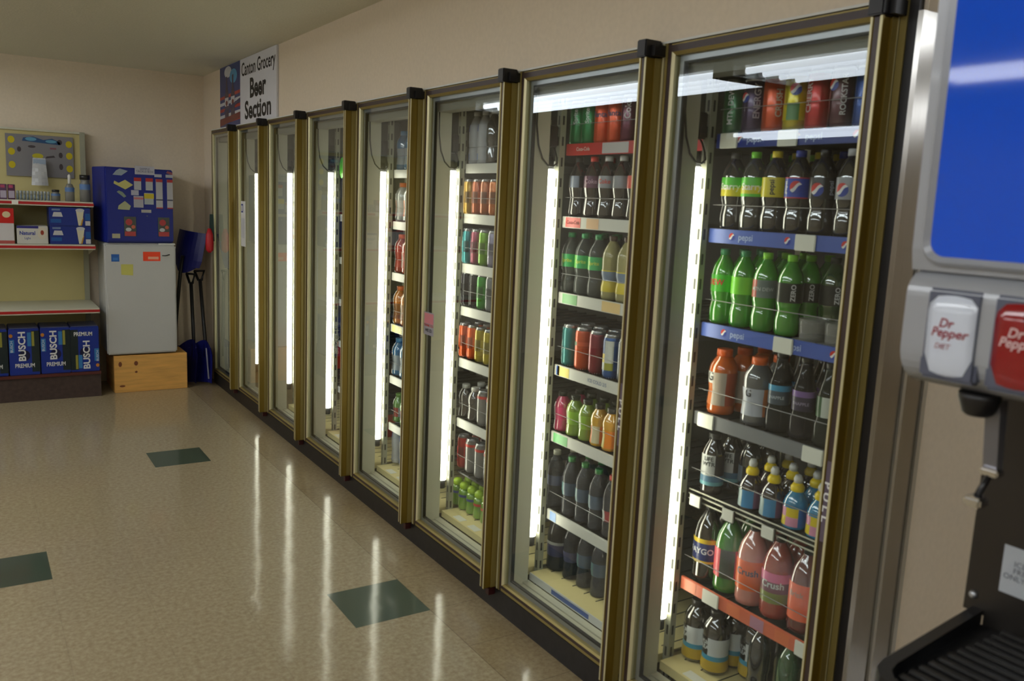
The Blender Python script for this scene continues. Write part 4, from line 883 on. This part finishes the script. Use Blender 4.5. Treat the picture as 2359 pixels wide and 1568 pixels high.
def blue_box(z, label):
    t = thing('cup_box', label, 'box', (-1.013, 7.06, z), 'blue boxes with a tall glass picture'); t.scale = (0.97, 1, 1.09)
    MB().rbox(-0.148, 0.128, -0.06, 0.14, 0, 0.121, 0.003).build('carton', col((22, 44, 124)), t)
    patch('print', [(rect(-0.14, -0.07, 0.02, 0.045), 1, 0), ([(-0.128, 0.06), (-0.058, 0.06), (-0.068, 0.09), (-0.118, 0.09)], 0, 0.0003), (rect(-0.13, -0.075, 0.100, 0.112), 4, 0), ([(0.045, 0.004), (0.068, 0.004), (0.085, 0.108), (0.030, 0.108)], 2, 0.0003), (disc(0.058, 0.105, 0.03, 0.012), 0, 0.0006),
                    ([(0.058, 0.004), (0.068, 0.004), (0.082, 0.06), (0.068, 0.04)], 3, 0.0008), (rect(0.092, 0.125, 0.005, 0.035), 0, 0.0003), (rect(0.092, 0.125, 0.04, 0.085), 1, 0.0003)], flat_map((0, -0.06, 0), (1, 0, 0), (0, 0, 1)),
          [col((190, 190, 190)), col((24, 84, 150)), col((206, 200, 170)), col((190, 140, 40)), col((110, 130, 160))], t)
blue_box(Z2, 'lower blue box with a tall glass picture, second shelf right end')
blue_box(Z2 + 0.1325, 'upper blue box with a tall glass picture, stacked on its twin')

# beer cases on the base deck
def beer_case(x, label, flip=False):
    t = thing('beer_case', label, 'case', (x, 6.95, 0.1925), 'blue beer cases on the base deck'); t.scale = (0.99, 1, 1.1)
    MB().rbox(-0.096, 0.096, -0.065, 0.20, 0, 0.305, 0.004).build('carton', col((16, 46, 140)), t)
    MB().box(-0.09, 0.09, -0.06, 0.19, 0.306, 0.309).build('wrap', col((90, 96, 130), 0.3), t)
    s = -1 if flip else 1
    X = lambda a: a * s
    def R_c(a, b, c, d, mi, lift=0):
        if flip: a, b, c, d = -b, -a, 0.305 - d, 0.305 - c
        return (rect(a, b, c, d), mi, lift)
    pr = patch('print', [R_c(0.045, 0.096, 0.02, 0.29, 1), R_c(0.02, 0.045, 0.19, 0.28, 2, 0.0003), R_c(0.048, 0.064, 0.19, 0.285, 3, 0.0003), R_c(-0.093, -0.062, 0.15, 0.235, 2, 0.0003), (disc(X(0.0), 0.305 - 0.175 if flip else 0.13, 0.035, 0.035), 4, 0.0002), (disc(X(-0.082), 0.04 if flip else 0.26, 0.012), 5, 0.0004)],
               flat_map((0, -0.065, 0), (1, 0, 0), (0, 0, 1)), [M_paper, col((20, 36, 40)), col((50, 120, 180)), col((150, 146, 60)), col((14, 18, 60)), col((190, 120, 40))], t)
    up = (0, 0, 1); rt = (1, 0, 0)
    zc = 0.19 if not flip else 0.115
    if flip: lettering('lettering', 'BUSCH', 0.062, flat_map((0.012, -0.0655, 0.115), (0, 0, 1), (-1, 0, 0), 0.0012), M_paper, t, bold=0.03)
    else: lettering('lettering', 'BUSCH', 0.062, flat_map((-0.012, -0.0655, 0.19), (0, 0, 1), (-1, 0, 0), 0.0012), M_paper, t, bold=0.03)
    lettering('lettering', 'BUSCH', 0.024, flat_map((0.084 if flip else -0.078, -0.0655, 0.105 if flip else 0.19), (0, 0, 1), (-1, 0, 0), 0.0015), M_paper, t)
    lettering('lettering', 'PREMIUM', 0.038, flat_map((0.0 if not flip else -0.01, -0.0655, 0.062 if not flip else 0.255), rt, up, 0.0012), M_paper, t, xs=0.8, bold=0.02)
beer_case(-1.553, 'leftmost blue beer case on the base deck, cut by the picture edge')
beer_case(-1.355, 'second blue beer case from the left on the base deck')
beer_case(-1.158, 'third blue beer case from the left on the base deck')
beer_case(-0.967, 'rightmost beer case on the base deck, turned upside down', True)

# ------------------------------------------------------------ mini fridge on a wooden box, blue cabinet on top
wb = thing('wooden_box', 'knotty pine box under the white mini fridge', 'box', (-0.503, 6.94, 0))
wood = noisy(mat('knotty pine', (222, 168, 88), 0.55), 5, 0.14, 0.0, 5, (1, 1, 9))
MB().rbox(-0.264, 0.264, 0.0, 0.022, 0.0, 0.285, 0.003).build('front_board', wood, wb)
MB().box(-0.264, -0.244, 0.0225, 0.44, 0, 0.282).build('side_board', wood, wb); MB().box(0.244, 0.264, 0.0225, 0.44, 0, 0.282).build('side_board', wood, wb)
MB().box(-0.243, 0.243, 0.0225, 0.44, 0.262, 0.282).build('top_board', wood, wb)
for dd in (disc(-0.11, 0.222, 0.014, 0.018), disc(-0.11, 0.155, 0.010, 0.008), disc(-0.222, 0.22, 0.012, 0.02), disc(-0.21, 0.05, 0.02, 0.008)):
    patch('knot', [(dd, 0, 0)], flat_map((0, -0.0, 0), (1, 0, 0), (0, 0, 1)), [col((120, 66, 34), 0.6)], wb)
fg = thing('mini_fridge', 'white mini fridge standing on the wooden box', 'fridge', (-0.56, 6.94, 0.2905))
frm = noisy(mat('white textured enamel', (190, 190, 186), 0.45), 220, 0.02, 0.25)
MB().rbox(-0.245, 0.245, 0.045, 0.43, 0.015, 0.845, 0.006).build('cabinet', frm, fg)
MB().rbox(-0.25, 0.25, 0.0, 0.043, 0.005, 0.835, 0.010).build('door', frm, fg)
for x in (-0.2, 0.17): MB().box(x - 0.04, x + 0.04, 0.06, 0.12, -0.0045, 0.015).build('foot', M_black, fg)
MB().rbox(0.13, 0.25, 0.01, 0.05, 0.836, 0.848, 0.003).build('hinge_cover', M_white, fg)
patch('energy_sticker', [(rect(-0.205, -0.150, 0.71, 0.765), 0, 0), (rect(-0.195, -0.16, 0.72, 0.74), 1, 0.0004)], flat_map((0, 0, 0), (1, 0, 0), (0, 0, 1)), [col((36, 92, 168)), col((60, 120, 190))], fg)
patch('sticky_note', [([(-0.140, 0.612), (-0.058, 0.606), (-0.056, 0.690), (-0.140, 0.690)], 0, 0)], flat_map((0, 0, 0), (1, 0, 0), (0, 0, 1)), [col((200, 196, 100))], fg)
s_ = patch('price_sticker', [(rect(0.015, 0.138, 0.715, 0.785), 0, 0), (rect(0.05, 0.125, 0.728, 0.748), 1, 0.0004)], flat_map((0, 0, 0), (1, 0, 0), (0, 0, 1)), [col((246, 70, 30)), col((240, 170, 140))], fg)
MB().tube([(0.15, -0.003, 0.757), (0.175, -0.004, 0.756), (0.205, -0.003, 0.765)], 0.0035, 6).build('brand_badge', M_black, fg)
cb = thing('display_cabinet', 'blue cabinet covered with packets standing on the mini fridge', 'cabinet', (-0.55, 6.965, 1.1395), None, math.radians(6))
bl = mat('royal blue enamel', (20, 36, 132), 0.5)
MB().rbox(-0.24, 0.24, 0.022, 0.40, 0.0, 0.555, 0.004).build('cabinet_body', bl, cb)
MB().rbox(-0.235, 0.238, 0.0, 0.0215, 0.012, 0.548, 0.004).build('door', bl, cb)
cf = flat_map((0, 0, 0), (1, 0, 0), (0, 0, 1))
def card(name, polys, cols_, th=0.004):
    b = MB()
    for pts, mi, lift in polys: b.prism(pts, -th - lift, -0.0004 if lift == 0 else -th - lift + 0.0003, mi)
    return b.build(name, [col(c) for c in cols_], cb)
nt_ = card('notice_card', [(rect(-0.035, 0.105, 0.510, 0.572), 0, 0)], [(186, 186, 196)], 0.003)
lettering('lettering', 'SAMPLE\nTACKLE BOX', 0.021, flat_map((0.035, -0.0035, 0.541), (1, 0, 0), (0, 0, 1), 0.001), col((90, 90, 120)), nt_)
card('badge', [([(-0.19, 0.498), (-0.13, 0.495), (-0.085, 0.53), (-0.14, 0.545), (-0.165, 0.53)], 0, 0)], [(150, 164, 176)])
card('fish_lure', [([(-0.185, 0.435), (-0.105, 0.395), (-0.05, 0.43), (-0.105, 0.465), (-0.15, 0.44), (-0.18, 0.455)], 0, 0)], [(196, 190, 110)])
card('fish_lure', [([(-0.165, 0.375), (-0.115, 0.335), (-0.1, 0.345), (-0.125, 0.375), (-0.15, 0.385)], 0, 0)], [(130, 146, 130)])
card('fish_lure', [([(-0.16, 0.248), (-0.08, 0.245), (-0.07, 0.275), (-0.11, 0.31), (-0.155, 0.275)], 0, 0)], [(170, 172, 130)])
for x, z0, z1 in ((-0.018, 0.395, 0.485), (0.065, 0.395, 0.485)):
    card('packet', [(rect(x - 0.025, x + 0.025, z0, z1), 0, 0), (rect(x - 0.026, x + 0.026, z1 - 0.026, z1), 1, 0.0008)], [(176, 178, 182), (180, 24, 30)])
for x, w_ in ((0.137, 0.024), (0.215, 0.021)):
    card('packet_strip', [(rect(x - w_, x + w_, 0.262, 0.480), 0, 0), (rect(x - w_, x + w_, 0.46, 0.482), 1, 0.0008), (rect(x - w_, x + w_, 0.322, 0.332), 2, 0.0008), (rect(x - w_, x + w_, 0.262, 0.270), 1, 0.0008)], [(180, 178, 182), (176, 40, 44), (70, 70, 90)])
for x in (0.13, 0.212): card('price_card', [(rect(x - 0.026, x + 0.026, 0.496, 0.518), 0, 0)], [(176, 178, 190)])
card('packet', [(rect(-0.065, -0.012, 0.355, 0.392), 0, 0)], [(172, 172, 190)])
card('packet', [(rect(-0.048, 0.020, 0.265, 0.350), 0, 0), (rect(-0.048, 0.020, 0.325, 0.340), 1, 0.0008)], [(168, 166, 176), (190, 110, 116)])
card('packet', [(rect(0.028, 0.094, 0.290, 0.375), 0, 0), (rect(0.026, 0.096, 0.333, 0.370), 1, 0.0008)], [(166, 174, 178), (206, 186, 20)])
card('price_card', [(rect(0.005, 0.075, 0.228, 0.25), 0, 0)], [(176, 172, 166)])
card('price_card', [(rect(-0.205, -0.15, 0.035, 0.068), 0, 0)], [(176, 170, 140)])
for x in (-0.078, 0.165):
    card('candy_packet', [(rect(x - 0.042, x + 0.042, 0.05, 0.195), 0, 0), (rect(x - 0.038, x + 0.038, 0.052, 0.085), 1, 0.0008), (disc(x - 0.008, 0.155, 0.024), 1, 0.0008), (disc(x - 0.012, 0.10, 0.02, 0.014), 2, 0.001), (disc(x + 0.022, 0.12, 0.014), 3, 0.001)], [(56, 62, 56), (176, 44, 50), (190, 194, 196), (196, 90, 60)])
MB().lathe([(0.004, 0), (0.004, 0.006)], 10).build('lock', M_silver, cb, (0.045, -0.003, 0.20))
card('corner_sticker', [([(0.19, 0.53), (0.236, 0.515), (0.236, 0.535), (0.20, 0.546)], 0, 0)], [(150, 80, 90)], 0.002)

# ------------------------------------------------------------ snow shovels in the corner
def blade(name, m, parent, h=0.34, w_=0.30):
    b = MB(); N = 10
    for side in (0, 1):
        for i in range(N):
            for j in range(6):
                def q(i, j):
                    u = -1 + 2 * i / N; v = j / 6.0
                    ww = w_ / 2 * (1 - 0.25 * max(0, v - 0.7) / 0.3)
                    zz = h * v - (0.06 * u * u * h / 0.34 if v > 0.99 else 0)
                    return (u * ww, 0.05 * (u * u) * -1 + 0.035 * math.sin(v * PI * 0.5) + side * 0.004 - 0.02, zz)
                p = [q(i, j), q(i + 1, j), q(i + 1, j + 1), q(i, j + 1)]
                b.face(p if side == 0 else p[::-1], 0, True)
    return b.build(name, m, parent, fix=False)
shb = mat('navy blue plastic', (26, 30, 112), 0.4)
def shovel(label, loc, rz, tx, ty, L, flip=False, stripe=False):
    t = thing('snow_shovel', label, 'shovel', loc, 'snow shovels in the corner')
    t.rotation_euler = (tx, ty, rz)
    b = blade('blade', shb, t)
    if stripe: patch('lettering_strip', [(rect(0.066, 0.082, 0.03, 0.28), 0, 0)], lambda x, y: Vector((x, -0.03, y)), [col((150, 150, 160))], b)
    MB().tube([(0, 0.02, 0.20), (0, 0.03, 0.34), (0, 0.03, L)], 0.014, 8).build('shaft', M_black, t)
    MB().tube([(-0.055, 0.03, L + 0.07), (-0.02, 0.03, L - 0.002), (0.02, 0.03, L - 0.002), (0.055, 0.03, L + 0.07), (-0.055, 0.03, L + 0.072)], 0.011, 6).build('grip', M_black, t)
    return t
shovel('left navy snow shovel standing blade down in the corner', (-0.16, 7.14, 0.012), math.radians(-68), math.radians(0), math.radians(-3), 0.80)
shovel('right navy snow shovel standing blade down, pale strip on blade', (-0.07, 7.07, 0.012), math.radians(-62), math.radians(0), math.radians(-6), 0.83, stripe=True)
s3 = shovel('snow shovel standing upside down with its navy blade on top', (-0.165, 7.23, 1.225), 0, PI + math.radians(5), math.radians(3), 1.12)
s3.rotation_euler = (PI - math.radians(3), math.radians(5), math.radians(-58))

# ------------------------------------------------------------ drinks dispenser at the right
ct = thing('service_counter', 'counter that carries the drinks dispenser, mostly out of view', 'counter', (0, 0, 0))
MB().rbox(-0.80, -0.05, -1.2, 0.52, 0.965, 1.005, 0.004).build('worktop', mat('grey laminate', (110, 108, 104), 0.4), ct)
MB().box(-0.77, -0.08, -1.18, 0.50, 0.0, 0.964).build('cabinet_body', mat('tan laminate', (140, 124, 100), 0.5), ct)
ds = thing('drinks_dispenser', 'soda dispenser with blue panel, flavour buttons and black drip tray', 'drinks dispenser', (0, 0, 0))
M_hous = mat('grey satin housing', (158, 160, 164), 0.28, 0.1, coat=0.2)
Y1 = 0.612; Y0_ = -0.45
up = [(-0.700, 1.505), (-0.705, 1.53), (-0.7136, 2.02), (-0.69, 2.04), (-0.10, 2.04), (-0.10, 1.40), (-0.50, 1.40), (-0.50, 1.505)]
MB().prism(up, Y0_, Y1, 0).build('upper_housing', M_hous, ds)
pf_ = []
for k in range(9):        # rounded nose of the valve cover
    a = PI / 2 + PI * 0.5 * k / 8
    pf_.append((-0.685 + 0.03 * math.cos(a), 1.475 + 0.03 * math.sin(a)))
for k in range(9):
    a = PI + PI * 0.5 * k / 8
    pf_.append((-0.665 + 0.05 * math.cos(a), 1.415 + 0.048 * math.sin(a)))
pf_ += [(-0.45, 1.36), (-0.45, 1.505)]
MB().prism(pf_, Y0_, 0.606, 0, smooth=False).build('valve_cover', M_hous, ds)
# blue backlit-style panel with rounded corners and raised rim
LEAN = 0.0175
def ringpts(y0, y1, z0, z1, r): return rrect(-y1, -y0, z0, z1, r, 5)
b = MB(); A = ringpts(Y0_ + 0.02, 0.600, 1.512, 2.0, 0.026); B = ringpts(Y0_ + 0.03, 0.589, 1.523, 1.99, 0.018)
nn = len(A)
for k in range(nn):
    k2 = (k + 1) % nn
    pa, pb, qa, qb = A[k], A[k2], B[k], B[k2]
    for (p0, p1, o0), (q0, q1, o1) in (((pa, pb, 0.0002), ((pa[0] * .6 + qa[0] * .4, pa[1] * .6 + qa[1] * .4), (pb[0] * .6 + qb[0] * .4, pb[1] * .6 + qb[1] * .4), 0.006)), (((pa[0] * .6 + qa[0] * .4, pa[1] * .6 + qa[1] * .4), (pb[0] * .6 + qb[0] * .4, pb[1] * .6 + qb[1] * .4), 0.006), (qa, qb, 0.001))):
        b.face([(-0.705 - o_ - LEAN * (p_[1] - 1.53), -p_[0], p_[1]) for o_, p_ in ((o0, p0), (o0, p1), (o1, q1), (o1, q0))], 0, True)
b.build('panel_rim', M_hous, ds, fix=False)
patch('blue_panel', [(B, 0, 0)], flat_map((-0.705 + LEAN * 1.53, 0, 0), (0, -1, 0), (-LEAN, 0, 1), 0.0012), [mat('glossy blue panel', (10, 82, 214), 0.04, spec=0.5, coat=0.15)], ds)
def button(y1, y0, c, tcol, sub, name='flavour_button'):
    """curved push plate on the valve cover, y1 far edge, y0 near edge"""
    b = MB(); zs_ = [1.385, 1.390, 1.41, 1.435, 1.46, 1.478, 1.483]; xs_ = [-0.7135, -0.7165, -0.7185, -0.7195, -0.7205, -0.7165, -0.712]
    cols_ = 6
    def q(i, j):
        v = i / cols_; sag = 0.004 * (2 * v - 1) ** 2
        yy = y1 + (y0 - y1) * v - (0.0015 * (1 if v < .5 else -1) if j in (0, 6) and i in (0, cols_) else 0)
        return (xs_[j] - 0.003 + sag, yy, zs_[j])
    for j in range(6):
        for i in range(cols_): b.face([q(i, j), q(i + 1, j), q(i + 1, j + 1), q(i, j + 1)], 0, True)
    # rim back to the housing
    rim = [q(i, 0) for i in range(cols_ + 1)] + [q(cols_, j) for j in range(1, 7)] + [q(i, 6) for i in range(cols_ - 1, -1, -1)] + [q(0, j) for j in range(5, 0, -1)]
    for k in range(len(rim)):
        a, c2 = rim[k], rim[(k + 1) % len(rim)]
        b.face([a, (-0.70, a[1], a[2]), (-0.70, c2[1], c2[2]), c2], 0)
    bmesh.ops.remove_doubles(b.bm, verts=b.bm.verts, dist=1e-6)
    o = b.build(name, c, ds)
    yc = (y0 + y1) / 2
    def fmm(x, y):
        z = 1.440 + y
        for (xa, za), (xb, zb) in zip(zip(xs_, zs_), zip(xs_[1:], zs_[1:])):
            if za <= z <= zb: xx = xa + (xb - xa) * (z - za) / (zb - za); break
        v = (y1 - (yc - x)) / (y1 - y0)
        return Vector((xx - 0.003 + 0.004 * (2 * v - 1) ** 2 - 0.0007, yc - x, z))
    lettering('lettering', 'Dr', 0.015, lambda x, y: fmm(x - 0.004, y + 0.008), tcol, o, shear=0.25, bold=0.02)
    lettering('lettering', 'Pepper', 0.015, lambda x, y: fmm(x + 0.0, y - 0.003), tcol, o, shear=0.25, bold=0.02)
    if sub: lettering('lettering', 'DIET', 0.009, lambda x, y: fmm(x - 0.006, y - 0.019), tcol, o, shear=0.25)
    return o
# dark recess behind each button, then the button
for y1_, y0_ in ((0.575, 0.515), (0.497, 0.437), (0.419, 0.359), (0.341, 0.281)):
    MB().rbox(-0.7175, -0.69, y0_ - 0.004, y1_ + 0.004, 1.381, 1.487, 0.004).build('button_bezel', mat('dark bezel', (84, 88, 104), 0.4), ds)
button(0.573, 0.516, mat('white button', (206, 212, 224), 0.18, coat=0.4), col((150, 60, 70)), True)
button(0.495, 0.438, mat('maroon button', (140, 14, 22), 0.12, coat=0.7), col((216, 180, 180)), False)
button(0.417, 0.360, mat('maroon button', (140, 14, 22), 0.12), col((216, 180, 180)), False)
for yc in (0.532, 0.452, 0.372):
    MB().lathe([(0.013, 1.341), (0.017, 1.344), (0.023, 1.362), (0.023, 1.368)], 20, (-0.675, yc - 0.008, 0)).build('nozzle', M_black, ds)
M_plate = noisy(mat('dark steel splash plate', (62, 58, 54), 0.35, 0.7), 6, 0.06)
MB().box(-0.534, -0.50, Y0_, 0.583, 1.042, 1.40).box(-0.534, -0.50, Y0_, 0.555, 1.0055, 1.042).build('splash_plate', M_plate, ds)
MB().lathe([(0.006, -0.004), (0.005, 0.0), (0.002, 0.002)], 12).build('bolt', M_silver, ds).matrix_local = Matrix.Translation((-0.538, 0.571, 1.066)) @ Matrix.Rotation(-PI / 2, 4, 'Y')
lbp = patch('info_label', [(rect(-0.54, -0.40, 1.085, 1.150), 0, 0)], flat_map((-0.534, 0, 0), (0, -1, 0), (0, 0, 1)), [col((168, 172, 176))], ds)
lettering('lettering', 'ICE AND WATER\nFREE REFILLS ARE\nONLY WHEN DINING', 0.0105, flat_map((-0.534, 0.485, 1.118), (0, -1, 0), (0, 0, 1), 0.0016), col((90, 92, 100)), lbp)
lv = MB(); lv.prism([(-0.665, 1.36), (-0.648, 1.36), (-0.640, 1.276), (-0.652, 1.272)], 0.505, 0.522)
lvo = lv.build('cup_lever', mat('grey lever', (120, 118, 122), 0.3, 0.6), ds)
MB().tube([(-0.646, 0.512, 1.276), (-0.675, 0.512, 1.246)], 0.004, 8).build('lever_link', M_black, lvo)
MB().rbox(-0.660, -0.642, 0.500, 0.523, 1.268, 1.277, 0.002).build('lever_clip', mat('chrome', (210, 210, 212), 0.12, 1.0), lvo)
MB().rbox(-0.690, -0.668, 0.500, 0.522, 1.234, 1.247, 0.003).build('lever_tip', mat('chrome', (210, 210, 212), 0.12, 1.0), lvo)
tr = MB(); tp = [(-0.536, 0.560), (-0.536, Y0_), (-0.812, Y0_), (-0.812, 0.50), (-0.80, 0.522), (-0.77, 0.535)]
tr.prism(tp, 1.0055, 1.030, 0, axis='z')
for (a, c_) in zip(tp, tp[1:] + tp[:1]):
    pass
tr.prism([(-0.535, 0.571), (-0.770, 0.544), (-0.795, 0.537), (-0.812, 0.522), (-0.818, 0.50), (-0.818, Y0_), (-0.804, Y0_), (-0.804, 0.498), (-0.799, 0.512), (-0.787, 0.523), (-0.768, 0.529), (-0.535, 0.556)], 1.030, 1.049, 0, axis='z')
tro = tr.build('drip_tray', mat('black tray plastic', (15, 15, 17), 0.35), ds)
g = MB()
for k in range(13):
    x = -0.797 + 0.020 * k
    g.rbox(x, x + 0.011, Y0_ + 0.01, 0.495 if x < -0.78 else 0.522, 1.0305, 1.041, 0.002, 0, 1)
g.build('drip_grate', mat('dark grate', (24, 23, 23), 0.4), tro)
